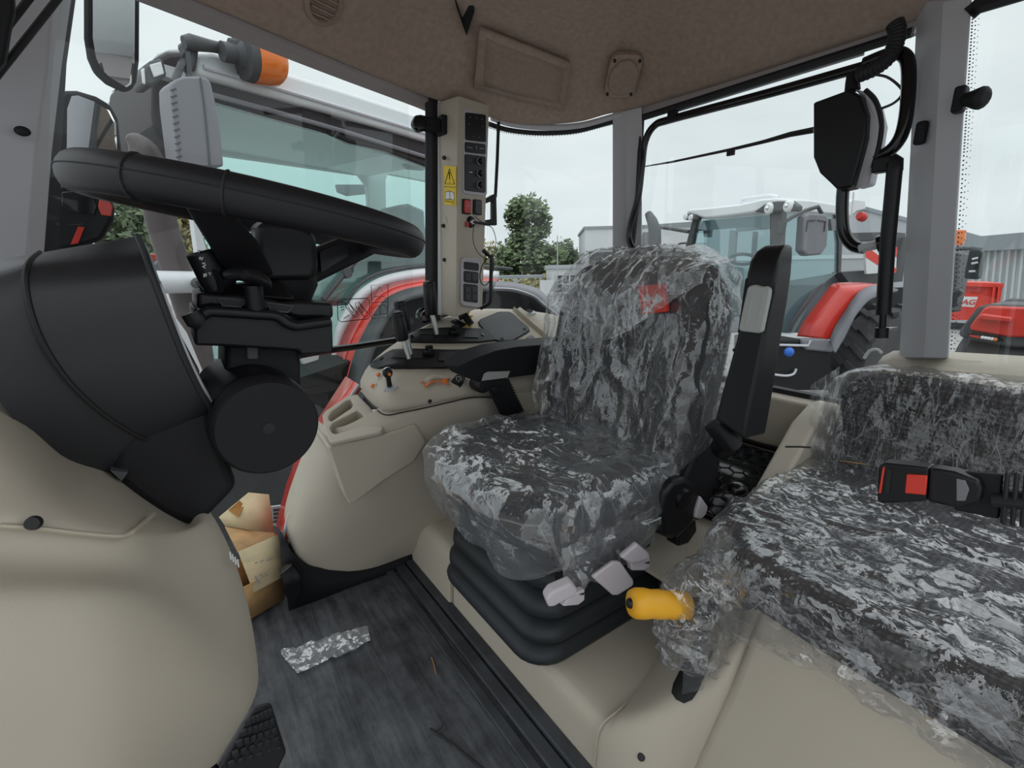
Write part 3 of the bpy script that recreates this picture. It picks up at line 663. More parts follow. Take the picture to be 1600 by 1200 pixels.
# clutch pedal below the shroud
pd = thing('foot_pedal', P(400, 1160, Y=.85), 'black foot pedal with ribbed rubber pad under the beige shroud', 'pedal')
q = [P(340, 1200, Y=.82), P(396, 1108, Y=.86), P(424, 1100, Y=.87), P(448, 1176, Y=.87), P(436, 1200, Y=.85), P(430, 1290, Y=.82), P(340, 1290, Y=.80)]
build('pad', MB().prism(q, (.0, .03, -.02)), M['rubber'], pd, bevel=.006)
nn = (q[3]-q[1]).cross(q[0]-q[1]).normalized(); nn = nn if nn.y < 0 else -nn
for i in range(6):
    for j in range(5):
        u_, v_ = (i+.5)/6, (j+.5)/5
        lx = lambda a, b, c, d: (a*(1-u_)+b*u_)*(1-v_)+(d*(1-u_)+c*u_)*v_
        build('tread_block', MB().box(P(lx(388, 421, 444, 350), lx(1122, 1104, 1176, 1203), Y=lx(.85, .868, .866, .822)-.004), (.011, .006, .013)), M['rubber'], pd, bevel=.002)
build('pedal_arm', MB().tube([q[6]+Vector((.02, .02, 0)), q[6]+Vector((-.03, .05, .25))], .012, 8), M['black'], pd)
# ================================================================== RIGHT-HAND CONSOLE
cn = thing('control_console', (.8, 1.5, 0), 'beige right-hand control console with lever slots and storage bin', 'console')
legc = [
    [(498, 686, 1.53), (486, 720, 1.55), (468, 765, 1.59), (452, 810, 1.61), (446, 846, 1.62), (456, 866, 1.62)],
    [(512, 700, 1.40), (505, 740, 1.46), (492, 790, 1.53), (478, 835, 1.58), (470, 865, 1.605), (480, 884, 1.615)],
    [(540, 705, 1.345), (538, 750, 1.40), (530, 800, 1.48), (520, 845, 1.55), (514, 875, 1.60), (512, 892, 1.615)],
    [(598, 668, 1.335), (595, 730, 1.36), (586, 785, 1.43), (572, 840, 1.53), (560, 872, 1.58), (550, 894, 1.61)],
    [(640, 645, 1.33), (640, 710, 1.345), (636, 770, 1.40), (625, 825, 1.50), (610, 862, 1.56), (592, 886, 1.605)],
    [(700, 630, 1.33), (700, 700, 1.345), (690, 750, 1.38), (675, 795, 1.44), (655, 830, 1.51), (628, 870, 1.60)],
    [(780, 620, 1.33), (780, 700, 1.345), (760, 760, 1.40), (740, 800, 1.46), (720, 830, 1.50), (690, 850, 1.56)],
]
cols = [[P(a, b, Y=c) for a, b, c in c_] for c_ in legc]
cols = [[c[0]+Vector((.01, .05, .05)), c[0]+Vector((0, .012, .012))]+c for c in cols]
cols.insert(0, [p+Vector((.02, .16, 0)) for p in cols[0]])
cols.append([Vector((1.5, 1.385, .84)), Vector((1.5, 1.347, .80)), Vector((1.5, 1.335, .78)), Vector((1.5, 1.345, .6)), Vector((1.5, 1.37, .45)), Vector((1.5, 1.42, .3)), Vector((1.5, 1.48, .2)), Vector((1.5, 1.5, .1))])
build('body', MB().grid(cols), M['beige'], cn, sub=2)
# soft recessed panel line on the leg
top = [
    [(564, 612, 1.58), (580, 631, 1.45), (601, 647, 1.335), (630, 643, 1.325), (665, 636, 1.325), (700, 628, 1.325), (740, 620, 1.325), (790, 621, 1.325), (850, 613, 1.325)],
    [(562, 596, 1.58), (575, 609, 1.46), (598, 622, 1.345), (628, 620, 1.335), (662, 619, 1.335), (700, 612, 1.335), (738, 597, 1.335), (790, 588, 1.335), (850, 580, 1.335)],
    [(565, 590, 1.585), (578, 600, 1.47), (598, 612, 1.36), (626, 610, 1.355), (660, 609, 1.355), (698, 602, 1.355), (740, 590, 1.35), (790, 580, 1.35), (850, 572, 1.35)],
    [(568, 584, 1.59), (578, 589, 1.49), (598, 593, 1.41), (626, 591, 1.405), (660, 589, 1.405), (700, 587, 1.405), (742, 580, 1.40), (790, 570, 1.40), (850, 560, 1.40)],
    [(572, 575, 1.60), (578, 576, 1.51), (598, 577, 1.43), (628, 577, 1.425), (662, 576, 1.425), (700, 576, 1.425), (742, 570, 1.42), (790, 560, 1.42), (850, 550, 1.42)],
    [(590, 556, 1.62), (592, 553, 1.56), (606, 547, 1.51), (635, 545, 1.505), (668, 545, 1.505), (705, 545, 1.505), (745, 543, 1.50), (790, 540, 1.5), (850, 532, 1.5)],
    [(612, 540, 1.64), (614, 538, 1.58), (624, 534, 1.53), (648, 532, 1.53), (675, 531, 1.53), (710, 531, 1.53), (750, 531, 1.53), (795, 528, 1.53), (855, 520, 1.53)],
    [(640, 521, 1.66), (642, 519, 1.61), (652, 514, 1.58), (672, 513, 1.58), (695, 513, 1.58), (725, 513, 1.58), (760, 515, 1.58), (800, 516, 1.575), (858, 510, 1.57)],
    [(688, 497, 1.68), (690, 497, 1.66), (698, 495, 1.645), (712, 494, 1.645), (726, 493, 1.645), (745, 492, 1.645), (775, 494, 1.64), (815, 498, 1.635), (865, 500, 1.62)],
    [(735, 482, 1.72), (736, 481, 1.71), (742, 480, 1.70), (752, 480, 1.70), (764, 479, 1.70), (778, 479, 1.70), (800, 479, 1.70), (835, 482, 1.69), (880, 490, 1.68)],
]
tg = [[P(a, b, Y=c) for a, b, c in r] for r in top]
tg = [r+[Vector((1.5, r[-1].y, r[-1].z-.03))] for r in tg]
tg.append([p+Vector((0, .03, -.02)) for p in tg[-1]]); tg.append([p+Vector((0, .02, -.2)) for p in tg[-1]])
tg.insert(0, [p+Vector((.003, .03, -.004)) for p in tg[0]])
up_ = MB().grid(tg)
uh = build('upper_housing', up_, M['beige'], cn, sub=1)
CT = Surface(uh)
def on_con(x, y, lift=0):
    h, n = CT.hit(x, y); return P(x, y, Y=1.6) if h is None else h+n*lift
def con_n(x, y):
    h, n = CT.hit(x, y); return Vector((-.2, -.7, .7)).normalized() if h is None else n
build('seam', MB().tube(smoothpath([P(a, b+1, Y=c-.002) for a, b, c in top[0][:-1]], 5), .0022, 6), M['ink'], cn)
def densify(px, n=4): return [(px[i][0]+(px[(i+1) % len(px)][0]-px[i][0])*k/n, px[i][1]+(px[(i+1) % len(px)][1]-px[i][1])*k/n) for i in range(len(px)) for k in range(n)]
def conplate(name, px, lift, m, parent=None, depth=.012, **k): return drape(name, densify(px), CT.hit, lift, m, parent or cn, depth, **{a: b for a, b in k.items() if a != 'bevel'})
# storage bin with two pockets at the front of the console
bz = .004
BA, BB, BC = P(513, 688, Y=1.335), P(599, 668, Y=1.335), P(543, 618, Y=1.58)
bp_ = lambda l: [plane_hit(a, b, BA, BB, BC) for a, b in l]
rim_o = bp_([(503, 648), (506, 666), (513, 688), (518, 692), (594, 675), (599, 668), (578, 636), (558, 616), (543, 618), (508, 642)])
down = [p+Vector((.006, .004, -.012)) for p in rim_o]
poc1 = bp_([(513, 651), (514, 656), (518, 658), (549, 637), (552, 632), (548, 624), (541, 626), (518, 643)])
poc2 = bp_([(515, 668), (518, 675), (524, 678), (570, 664), (575, 658), (564, 644), (558, 641), (520, 661)])
# top face with two openings, built by bridging outlines
def face_with_holes(outer, holes, name, m, parent, depth, solid=0):
    bm = bmesh.new(); es = []
    for l in [outer]+holes:
        vs = [bm.verts.new(p) for p in l]; es += [bm.edges.new((vs[i], vs[(i+1) % len(vs)])) for i in range(len(vs))]
    bmesh.ops.triangle_fill(bm, edges=es, use_beauty=True)
    bm.verts.index_update(); mb = MB(); mb.add([v.co.copy() for v in bm.verts], [tuple(v.index for v in f.verts) for f in bm.faces]); bm.free()
    for h in holes: mb.loft([h, [p+Vector(depth) for p in h]], cap=False); k = len(mb.v)-len(h); mb.f.append(tuple(range(k, k+len(h))))
    return mb
bt_ = face_with_holes(rim_o, [poc1, poc2], '', None, None, (.004, .012, -.075))
bt_.loft([rim_o, down, [p+Vector((.004, .006, -.002)) for p in down]], cap=False)
bin_ = build('storage_bin', bt_, M['beige'], cn, bevel=.004, seg=3)
fr_ = [P(a, b, Y=c) for a, b, c in ((511, 697, 1.345), (520, 698, 1.332), (597, 680, 1.328), (650, 662, 1.326), (668, 690, 1.332), (648, 722, 1.345), (600, 752, 1.352), (556, 786, 1.358), (546, 789, 1.362), (540, 778, 1.366))]
build('bin_body', MB().loft([fr_, [p+Vector((.012, .20, -.004 if p.z > .6 else .02)) for p in fr_]]), M['beige'], cn, bevel=.008, seg=3)
# lever panels
def lever_panel(px, slots, front):
    p_ = drape('lever_panel', densify(px, 2), CT.hit, .009, M['black'], cn, .03)
    for s in slots: drape('slot', densify(s), CT.hit, .0105, M['ink'], p_, .002)
    return p_
lp1 = lever_panel([(581, 571), (590, 564), (604, 555), (614, 549), (640, 547), (700, 549), (760, 548), (770, 571), (700, 576), (640, 577), (592, 577), (582, 575)], [[(612, 563), (618, 552), (660, 551), (658, 563)]], None)
lp2 = lever_panel([(639, 527), (648, 521), (657, 517), (700, 514), (756, 516), (770, 527), (773, 533), (750, 536), (690, 537), (641, 536)], [[(655, 526), (660, 519), (700, 518), (698, 527)]], None)
for px, par in (((598, 563), lp1), ((643, 529), lp2), ((753, 526), lp2)):
    n = con_n(*px); build('screw', MB().lathe([(.001, .012), (.006, .012), (.008, .004), (.008, 0)], on_con(*px), n, 12), M['gloss'], par)
for (a, b), par in (((668, 552), lp1), ((709, 520), lp2)):
    for k, (dx, dy, w_, h_) in enumerate(((0, -3, .026, .016), (4, 4, .02, .022), (-4, 5, .016, .014))):
        build('latch_block', MB().box(on_con(a+dx, b+dy, .018), (w_, .014, h_)), M['black'], par, bevel=.003)
for px, par in (([(683, 567), (686, 553), (712, 553), (712, 567)], lp1), ([(723, 530), (725, 519), (745, 520), (746, 531)], lp2)):
    drape('blank_cover', densify(px), CT.hit, .012, M['button'], par, .004)
def lever(label, grip, rod, y, w_):
    t = thing('control_lever', P(*rod[1], Y=y), label, 'lever', 'control levers on the side console')
    a, b = P(*grip[0], Y=y), P(*grip[1], Y=y); ax = (b-a).normalized()
    rr = [(w_*.35, -.004), (w_*.8, 0), (w_*.95, .006), (w_*1.0, .012), (w_*.93, .016), (w_*1.0, .022), (w_*1.06, .05), (w_*1.02, (b-a).length-.006), (w_*.8, (b-a).length), (.001, (b-a).length)]
    build('grip', MB().lathe(rr, a, ax, 20), M['black'], t)
    build('rod', MB().tube([b-ax*.01, P(*rod[0], Y=y), P(*rod[1], Y=y)], .0085, 10), M['steel'], t)
lever('black control lever closest to the steering wheel, nearer of the front pair', ((620, 487), (629, 532)), ((632, 536), (639, 560)), 1.43, .0205)
lever('black control lever directly behind the nearest lever', ((624, 470), (633, 518)), ((636, 530), (644, 560)), 1.475, .0205)
lever('black control lever beside the door post in the rear slot', ((670, 440), (674, 492)), ((677, 497), (682, 522)), 1.53, .0215)
# joystick, buttons, dial and rocker in the recess
js = thing('mini_joystick', on_con(608, 604), 'small black joystick with chrome cap and orange button', 'joystick')
build('base_plate', MB().prism([on_con(a, b, .004) for a, b in ((600, 611), (603, 605), (618, 602), (622, 605), (614, 611))], (0, .003, -.006)), M['greyprint'], js, bevel=.001)
b_ = on_con(609, 604, .004); h_ = b_+Vector((-.008, -.012, .040))
build('stem', MB().tube([b_, b_.lerp(h_, .5), h_], [.0085, .0075, .010], 12), M['black'], js)
build('knob', MB().ball(h_+Vector((0, 0, .004)), .0155, 18, 12, (1, .8, 1.1)), M['black'], js)
build('knob_cap', MB().ball(h_+Vector((0, .002, .012)), .0125, 16, 10, (1, .8, .75)), M['chrome'], js)
build('thumb_button', MB().lathe([(.001, .003), (.004, .003), (.005, 0)], h_+Vector((.001, -.0125, .001)), (-.1, -1, .1), 14), M['orange'], js)
for a, b in ((593, 587), (585, 604)):
    n = con_n(a, b); ob = build('push_button', MB().lathe([(.001, .012), (.006, .011), (.0075, .006), (.0075, .002)], on_con(a, b), n, 14), M['orange'], cn)
    build('button_ring', MB().lathe([(.008, .003), (.011, .003), (.012, 0)], on_con(a, b), n, 16), M['pillar'], ob)
arc = [(664, 606), (670, 601), (678, 598), (687, 598), (695, 600), (700, 603)]
dl = build('dial_scale', MB().tube(smoothpath([on_con(a, b, .006) for a, b in arc], 4), .0046, 8, flat=.6), M['orange'], cn)
build('dial_pointer', MB().box(on_con(696, 599, .012), (.014, .012, .016)), M['orange'], dl, bevel=.003)
build('dial_hood', MB().tube(smoothpath([on_con(a, b-8, .001) for a, b in arc], 4), .013, 10, flat=.7), M['beige'], dl)
for px in ([(656, 598), (662, 595), (664, 597), (658, 600)], [(666, 593), (671, 591), (673, 593), (668, 595)]):
    build('dial_mark', MB().tube([on_con(a, b, .002) for a, b in px], .0009, 5, loop=True), M['orange'], dl)
rk = conplate('rocker_switch', [(705, 598), (714, 588), (727, 593), (719, 606)], .009, M['black'], depth=.02, bevel=.002)
build('symbol', MB().tube([on_con(a, b, .0105) for a, b in ((713, 598), (713, 593), (719, 593), (720, 597), (716, 598), (716, 601))], .0009, 5), M['paper'], rk)
conplate('rocker_frame', [(701, 600), (713, 584), (731, 592), (722, 611)], .002, M['beige'], depth=.012, bevel=.002)
sc_ = P(672, 627, Y=1.325); build('screw', MB().lathe([(.001, .002), (.005, .003), (.0065, 0)], sc_, (0, -1, .1), 14), M['ink'], cn)
sc_ = P(563, 608, Y=1.56); build('screw', MB().lathe([(.001, .002), (.004, .003), (.005, 0)], sc_, (-1, -.4, .1), 14), M['ink'], cn)
# dark access lid, raised rib, small switch, power socket
lidp = [(748, 505), (752, 501), (778, 490), (783, 489), (793, 489), (798, 491), (825, 513), (826, 517), (822, 520), (800, 533), (782, 534), (774, 532), (750, 510)]
conplate('lid_gasket', [(a+(1 if a > 785 else -1)*1.5, b+(1 if b > 510 else -1)*1.2) for a, b in lidp], .003, M['ink'], depth=.012)
ld = conplate('access_lid', lidp, .006, M['darkg'], depth=.012, bevel=.002)
for a, b in ((819, 516), (784, 531)):
    build('lid_screw', MB().lathe([(.001, .002), (.006, .002), (.007, -.002)], on_con(a, b, .007), con_n(a, b), 12), M['ink'], ld)
conplate('side_rib', [(801, 484), (806, 480), (856, 521), (852, 528)], .016, M['beige_d'], depth=.03, bevel=.003)
ss = conplate('small_switch', [(818, 483), (826, 480), (837, 490), (829, 493)], .006, M['pillar'], depth=.012, bevel=.001)
build('switch_key', MB().prism([on_con(a, b, .0085) for a, b in ((821, 484), (826, 482), (832, 488), (827, 490))], (0, .003, -.004)), M['black'], ss)
conplate('notch_cover', [(822, 528), (830, 524), (835, 528), (828, 532)], .003, M['midg'], depth=.008)
pk = conplate('socket_plate', [(704, 503), (712, 499), (728, 508), (719, 514)], .004, M['black'], depth=.008)
pb = on_con(728, 506, .006); n = con_n(726, 504)
so = thing('power_socket', pb, 'black and yellow power socket with flip cap on the console', 'socket')
build('socket_body', MB().tube([on_con(716, 500, .012), on_con(724, 500, .022), on_con(735, 510, .010)], [.013, .016, .014], 14), M['black'], so, bevel=.002)
build('socket_cap', MB().box(on_con(725, 495, .026), (.030, .018, .022), Matrix.Rotation(.5, 3, 'Y')), M['ylabel'], so, bevel=.003)
build('cap_tab', MB().box(on_con(733, 503, .028), (.012, .006, .008)), M['ylabel'], so, bevel=.002)
build('yellow_ring', MB().tube([on_con(732+4.2*math.cos(t), 512+3.2*math.sin(t), .006) for t in [2*math.pi*i/16 for i in range(16)]], .0026, 8, loop=True), M['ylabel'], so)

# ================================================================== DOOR-POST PANEL
bp = thing('post_panel', P(720, 490, Y=1.52), 'beige door-post panel carrying switches, ignition key and warning label', 'control panel')
pt = [P(690, 157, Y=1.585), P(716, 149, Y=1.50), P(765, 163, Y=1.565)]; pbm = [P(693, 492, Y=1.585), P(713, 496, Y=1.50), P(754, 479, Y=1.565)]
bk = [Vector((0, .10, 0)), Vector((0, .06, 0))]
build('post_cover', MB().loft([[q[0], q[1], q[2], q[2]+bk[1], q[0]+bk[0]] for q in (pt, [a.lerp(b, .5) for a, b in zip(pt, pbm)], pbm)]), M['beige'], bp, bevel=.005, seg=3)
def facepts(q0, q1, px, lift):
    d = (q1-q0); o = q0; n = Vector((d.y, -d.x, 0)).normalized()
    if n.y > 0: n = -n
    return [PV(a, b, (o.x, o.y), (d.x, d.y))+n*lift for a, b in px], n
R0, R1 = pt[1].lerp(pbm[1], .5), pt[2].lerp(pbm[2], .5); L0_, L1_ = pt[0].lerp(pbm[0], .5), pt[1].lerp(pbm[1], .5)
def rr_px(x0, y0, x1, y1, r=4, tilt=.12):
    return [((x0+x1)/2+a, (y0+y1)/2+b-0*a+a*tilt) for a, b in rrect(x1-x0, y1-y0, r, 3)]
def onface(name, px, lift, th, m, parent=None, **k):
    pts, n = facepts(R0, R1, px, lift); return build(name, MB().prism(pts, -n*th), m, parent or bp, **k)
def bezel(x0, y0, x1, y1, mods):
    bz_ = onface('bezel', rr_px(x0, y0, x1, y1, 5), .006, .010, M['bezel'], bevel=.002)
    for (a, b, c, d) in mods: onface('module', rr_px(a, b, c, d, 2.5), .0085, .006, M['black'], bz_, bevel=.001)
    return bz_
bz1 = bezel(722, 172, 759, 305, [(724.5, 178, 756.5, 221), (724, 224, 756, 240), (723.5, 243, 756, 300)])
for y_ in (252, 271, 289):
    pts, n = facepts(R0, R1, [(747, y_), (747+4.5, y_)], .009)
    kb = build('knob', MB().lathe([(.001, .012), (.009, .012), (.011, .004), (.012, 0)], pts[0], n, 18), M['black'], bz1)
    pts2, n = facepts(R0, R1, [(747+5.2*math.cos(t), y_+5.2*math.sin(t)) for t in [math.pi*(.55+1.2*i/10) for i in range(11)]], .010)
    build('scale_arc', MB().tube(pts2, .0012, 5), M['bezel'], bz1)
for px in ([(727, 230), (731, 232), (735, 231)], [(741, 228), (741, 234)], [(746, 232), (750, 233), (753, 232)]):
    build('marking', MB().tube(facepts(R0, R1, px, .0092)[0], .0012, 5), M['greyprint'], bz1)
for a, b in ((731, 184), (741, 185), (750, 187), (730, 195), (751, 198), (737, 214), (745, 215), (731, 251), (732, 269), (731, 288)):
    build('led', MB().ball(facepts(R0, R1, [(a, b)], .0092)[0][0], .0016, 6, 4), M['greyprint'], bz1)
onface('marking', [(730, 269), (735, 269), (735, 270.2), (730, 270.2)], .0095, .001, M['paper'], bz1)
hz = onface('switch_frame', rr_px(721.5, 311, 734, 335, 2), .006, .008, M['ink'], bevel=.001)
onface('hazard_switch', rr_px(722.8, 313, 733, 333, 2), .009, .006, M['redl'], hz, bevel=.001)
build('triangle', MB().tube(facepts(R0, R1, [(728, 318), (731, 323), (725, 322.4)], .0097)[0], .0008, 5, loop=True), M['paper'], hz)
s2_ = onface('switch_frame', rr_px(738.5, 312, 751, 336, 2), .006, .008, M['ink'], bevel=.001)
onface('rocker', rr_px(740, 314, 749.5, 334, 2), .0085, .006, M['button'], s2_, bevel=.001)
pts, n = facepts(R0, R1, [(735, 347), (728, 351)], .0)
ig = build('ignition_switch', MB().lathe([(.001, .008), (.010, .009), (.016, .010), (.019, .005), (.020, 0)], pts[0], n, 24), M['black'], bp)
build('key_ring', MB().lathe([(.001, .014), (.008, .014), (.010, .009)], pts[0], n, 20), M['chrome'], ig)
build('red_tag', MB().box(pts[1]+n*.006, (.012, .004, .016)), M['redl'], ig)
ky = thing('ignition_key', pts[0]+n*.02, 'black ignition key with thin wire loop in the switch', 'key')
p1, p2 = pts[0]+n*.012, facepts(R0, R1, [(753, 351)], .026)[0][0]
build('key_head', MB().tube([p1, p1.lerp(p2, .6), p2], [.004, .005, .006], 10), M['black'], ky)
lp_ = [(741, 350), (739, 365), (740, 380), (747, 395), (756, 403), (764, 403), (772, 392), (775, 376), (770, 358), (761, 351), (750, 345), (742, 338)]
build('wire_loop', MB().tube(smoothpath([P(a, b, Y=1.49) for a, b in lp_], 5), .0013, 6), M['black'], ky)
lp_ = [(761, 404), (754, 414), (750, 428), (751, 440), (757, 446), (764, 440), (770, 425), (771, 410), (766, 403)]
build('wire_loop', MB().tube(smoothpath([P(a, b, Y=1.49) for a, b in lp_], 5), .0018, 6), M['black'], ky)
build('key_fob', MB().tube([P(755, 391, Y=1.485), P(760, 396, Y=1.485), P(767, 402, Y=1.485)], [.007, .008, .004], 8), M['black'], ky)
bz2 = bezel(720, 403, 748, 479, [(722.5, 410, 745.5, 422), (722.3, 424, 745, 442), (722, 444, 744, 472)])
for y0, y1 in ((428, 439), (449, 458), (460, 469)):
    for x0, x1 in ((724, 732.5), (734.5, 743)): onface('button', rr_px(x0, y0, x1, y1, 1.5), .010, .004, M['button'], bz2, bevel=.001)
def onleft(name, px, lift, th, m, parent=None, **k):
    pts, n = facepts(L0_, L1_, px, lift)
    n = Vector((-abs(n.x), -abs(n.y), 0)).normalized()
    pts = [PV(a, b, (L0_.x, L0_.y), (L1_.x-L0_.x, L1_.y-L0_.y))+n*lift for a, b in px]
    return build(name, MB().prism(pts, -n*th), m, parent or bp, **k), n
lb = thing('warning_label', P(702, 290, Y=1.54), 'yellow warning label with triangle and open book symbol', 'label')
onleft('label_sheet', [(694, 259), (713, 260), (713, 322), (695, 320)], .0015, .002, M['ylabel'], lb)
def lpts(px, l=.0022):
    n = Vector((L1_.y-L0_.y, -(L1_.x-L0_.x), 0)).normalized(); n = n if n.y < 0 else -n
    return [PV(a, b, (L0_.x, L0_.y), (L1_.x-L0_.x, L1_.y-L0_.y))+n*l for a, b in px]
build('triangle', MB().tube(lpts([(703, 264), (711, 288), (696, 287)]), .0014, 5, loop=True), M['ink'], lb)
build('exclamation', MB().tube(lpts([(703, 269), (703.2, 281)]), [.0024, .0010], 6), M['ink'], lb)
build('exclamation', MB().ball(lpts([(703.3, 285)])[0], .0018, 8, 5), M['ink'], lb)
build('divider', MB().tube(lpts([(694.5, 291.5), (713, 293)]), .0008, 5), M['ink'], lb)
onleft('book_sheet', [(697, 300), (703, 298.5), (710, 301), (711, 313), (704, 311), (697, 312)], .0022, .0007, M['paper'], lb)
for px in ([(697, 300), (703, 298.5), (710, 301), (711, 313), (704, 311), (697, 312)],): build('book_outline', MB().tube(lpts(px, .0026), .0009, 5, loop=True), M['ink'], lb)
build('book_spine', MB().tube(lpts([(703.5, 299), (704, 311)], .0026), .0008, 5), M['ink'], lb)
build('book_base', MB().tube(lpts([(696, 314), (711, 316)], .0026), .0009, 5), M['ink'], lb)
build('small_print', MB().tube(lpts([(706, 318.5), (712, 319.2)], .0024), .0006, 5), M['ink'], lb)
pl_, n = onleft('hook_plate', [(692.5, 337), (697, 337), (707, 372), (705, 378), (692.5, 378)], .003, .004, M['beige'], bp, bevel=.001)
for a, b in ((695, 353), (696.5, 247), (697, 406)):
    build('bolt', MB().lathe([(.001, .012), (.006, .012), (.007, .004), (.004, .003), (.004, 0)], lpts([(a, b)], 0)[0], n, 12), M['ink'], bp)
# window latch bars beside the post
wl = thing('latch_bar', P(768, 480, Y=1.63), 'thin black latch bar hanging beside the door post', 'handle')
build('upper_bar', MB().tube([P(765, 172, Y=1.62), P(779, 188, Y=1.61), P(777, 250, Y=1.61), P(774, 308, Y=1.61)], .0065, 8), M['black'], wl)
build('latch', MB().prism([P(a, b, Y=1.60) for a, b in ((758, 311), (772, 303), (776, 304), (777, 352), (758, 352), (757, 344), (770, 342), (770, 314), (759, 318))], (0, .02, 0)), M['black'], wl, bevel=.003)
build('lower_bar', MB().tube(smoothpath([P(768, 398, Y=1.60), P(767, 440, Y=1.60), P(766, 470, Y=1.60), P(758, 478, Y=1.61), P(750, 482, Y=1.62)], 3), .0075, 8), M['black'], wl)
# printed decals on the door glass
dcl = thing('door_decal', P(550, 500, Y=1.60), 'clear decal with dark hydraulic symbols on the door glass', 'decal')
def gp(px): return [P(a, b, Y=1.57) for a, b in px]
build('outline', MB().tube(gp([(527, 471), (531, 468), (573, 466), (577, 469), (578, 494), (575, 498), (533, 503), (528, 499)]), .0014, 5, loop=True), M['ink'], dcl)
for dx in (0, 16):
    build('symbol_outline', MB().tube(gp([(539+dx, 474), (544+dx, 472), (560+dx, 491), (557+dx, 495), (553+dx, 495), (540+dx, 479)]), .0013, 5, loop=True), M['ink'], dcl)
    build('symbol_outline', MB().tube(gp([(547+dx, 476), (553+dx, 486), (551+dx, 489), (544+dx, 480)]), .0013, 5, loop=True), M['ink'], dcl)
for px in ([(530, 477), (535, 476)], [(533, 485), (538, 483)], [(537, 498), (546, 492)], [(532, 481), (537, 479)]): build('marking', MB().tube(gp(px), .0014, 5), M['ink'], dcl)
wdc = thing('warning_decal', P(594, 470, Y=1.60), 'clear decal with warning triangle above open book on door glass', 'decal')
build('outline', MB().tube(gp([(580, 446), (606, 444), (606, 496), (581, 498)]), .0013, 5, loop=True), M['ink'], wdc)
build('divider', MB().tube(gp([(580, 473), (606, 471)]), .0013, 5), M['ink'], wdc)
build('triangle', MB().tube(gp([(593, 448), (605, 467), (581, 469)]), .0013, 5, loop=True), M['ink'], wdc)
build('symbol', MB().tube(gp([(585, 464), (590, 463), (593, 466), (597, 462), (601, 465)]), .0013, 5), M['ink'], wdc)
build('book', MB().tube(gp([(584, 492), (584, 482), (590, 477), (594, 479), (600, 476), (605, 481), (604, 490)]), .0012, 5, loop=True), M['ink'], wdc)
build('book_spine', MB().tube(gp([(594, 479), (594, 491)]), .0014, 5), M['ink'], wdc)
# ================================================================== FLOOR ITEMS
bx = thing('cardboard_box', P(405, 950, Y=1.62), 'opened cardboard box with raised flaps by the right door sill', 'box')
A_, B_ = P(400, 962, Y=1.52), P(443, 936, Y=1.535); A_.z = B_.z = .012
A_ = P(400, 961, Z=.012); B_ = P(443, 936, Z=.012); back = Vector((-.10, .10, 0)); back = Vector((-(B_-A_).y, (B_-A_).x, 0)).normalized()*.16
C_ = A_-(B_-A_)*1.2
hB = .125
def pan(name, a, b, c, d, m, parent=bx, th=.004): return build(name, MB().grid([[a, b], [d, c]]), m, parent, solid=th)
up3 = Vector((0, 0, hB))
pan('front_panel', C_, B_, B_+up3, C_+up3, M['card_d']); pan('side_panel', B_, B_+back, B_+back+up3, B_+up3, M['card_d']); pan('back_panel', C_+back, B_+back, B_+back+up3, C_+back+up3, M['card_d']); pan('side_panel', C_, C_+back, C_+back+up3, C_+up3, M['card_d'])
pan('base', C_, B_, B_+back, C_+back, M['card_d'])
def at_line(px, py, base, dist):
    r = ray(px, py); return EYEV+r*dist
Df = (A_-EYEV).length
def PD(px, py, d): r = ray(px, py).normalized(); return EYEV+r*d
d0 = (B_+up3-EYEV).length
fl1 = build('front_flap', MB().grid([[PD(372, 862, d0-.06), PD(433, 836, d0-.02)], [PD(396, 926, d0-.02), PD(458, 892, d0-.0)]]), M['card'], bx, solid=.004)
fl2 = build('back_flap', MB().grid([[PD(342, 808, d0+.12), PD(388, 770, d0+.16), PD(420, 773, d0+.16)], [PD(352, 822, d0+.10), PD(390, 829, d0+.12), PD(428, 832, d0+.13)]]), M['card'], bx, solid=.004)
build('inner_flap', MB().grid([[PD(352, 822, d0+.10), PD(390, 829, d0+.12), PD(428, 832, d0+.10)], [PD(372, 862, d0-.05), PD(402, 852, d0+.02), PD(430, 838, d0+.0)]]), M['card_d'], bx, solid=.004)
build('tape', MB().prism([PD(357, 797, d0+.125), PD(374, 782, d0+.142), PD(382, 790, d0+.142), PD(372, 808, d0+.118)], (0, -.002, .001)), M['tape'], bx)
for px in ([(398, 880), (402, 879)], [(406, 878), (412, 875)], [(416, 876), (425, 873)], [(399, 900), (403, 914)], [(405, 897), (412, 902)], [(402, 906), (407, 912)], [(414, 896), (419, 900)]):
    build('print_mark', MB().tube([PD(a, b, d0-.045) for a, b in px], .0016, 5), M['midg'], bx)
cl_ = thing('sill_clip', P(450, 920, Y=1.6), 'black bent plastic flap at the door sill beside the cardboard box', 'plastic flap')
build('flap', MB().prism([P(a, b, Y=1.56) for a, b in ((438, 897), (456, 882), (470, 900), (471, 928), (455, 947), (446, 930))], (0, .03, 0)), M['gloss'], cl_, bevel=.003)
sp_ = MB(); nx, ny = 36, 14
q = [P(437, 1022, Z=.004), P(575, 982, Z=.004), P(579, 1006, Z=.004), P(464, 1056, Z=.004)]
rows = []
for j in range(ny+1):
    r = []
    for i in range(nx+1):
        u_, v_ = i/nx, j/ny; p = (q[0]*(1-u_)+q[1]*u_)*(1-v_)+(q[3]*(1-u_)+q[2]*u_)*v_
        e_ = noise.noise(p*26+Vector((3, 1, 0)))*.012; k = noise.noise(p*60)
        p = p+Vector((e_*(abs(v_-.5)*2)**2, e_*(abs(v_-.5)*2)**2, .006+.010*abs(k)+.012*max(0, noise.noise(p*18))))
        r.append(p)
    rows.append(r)
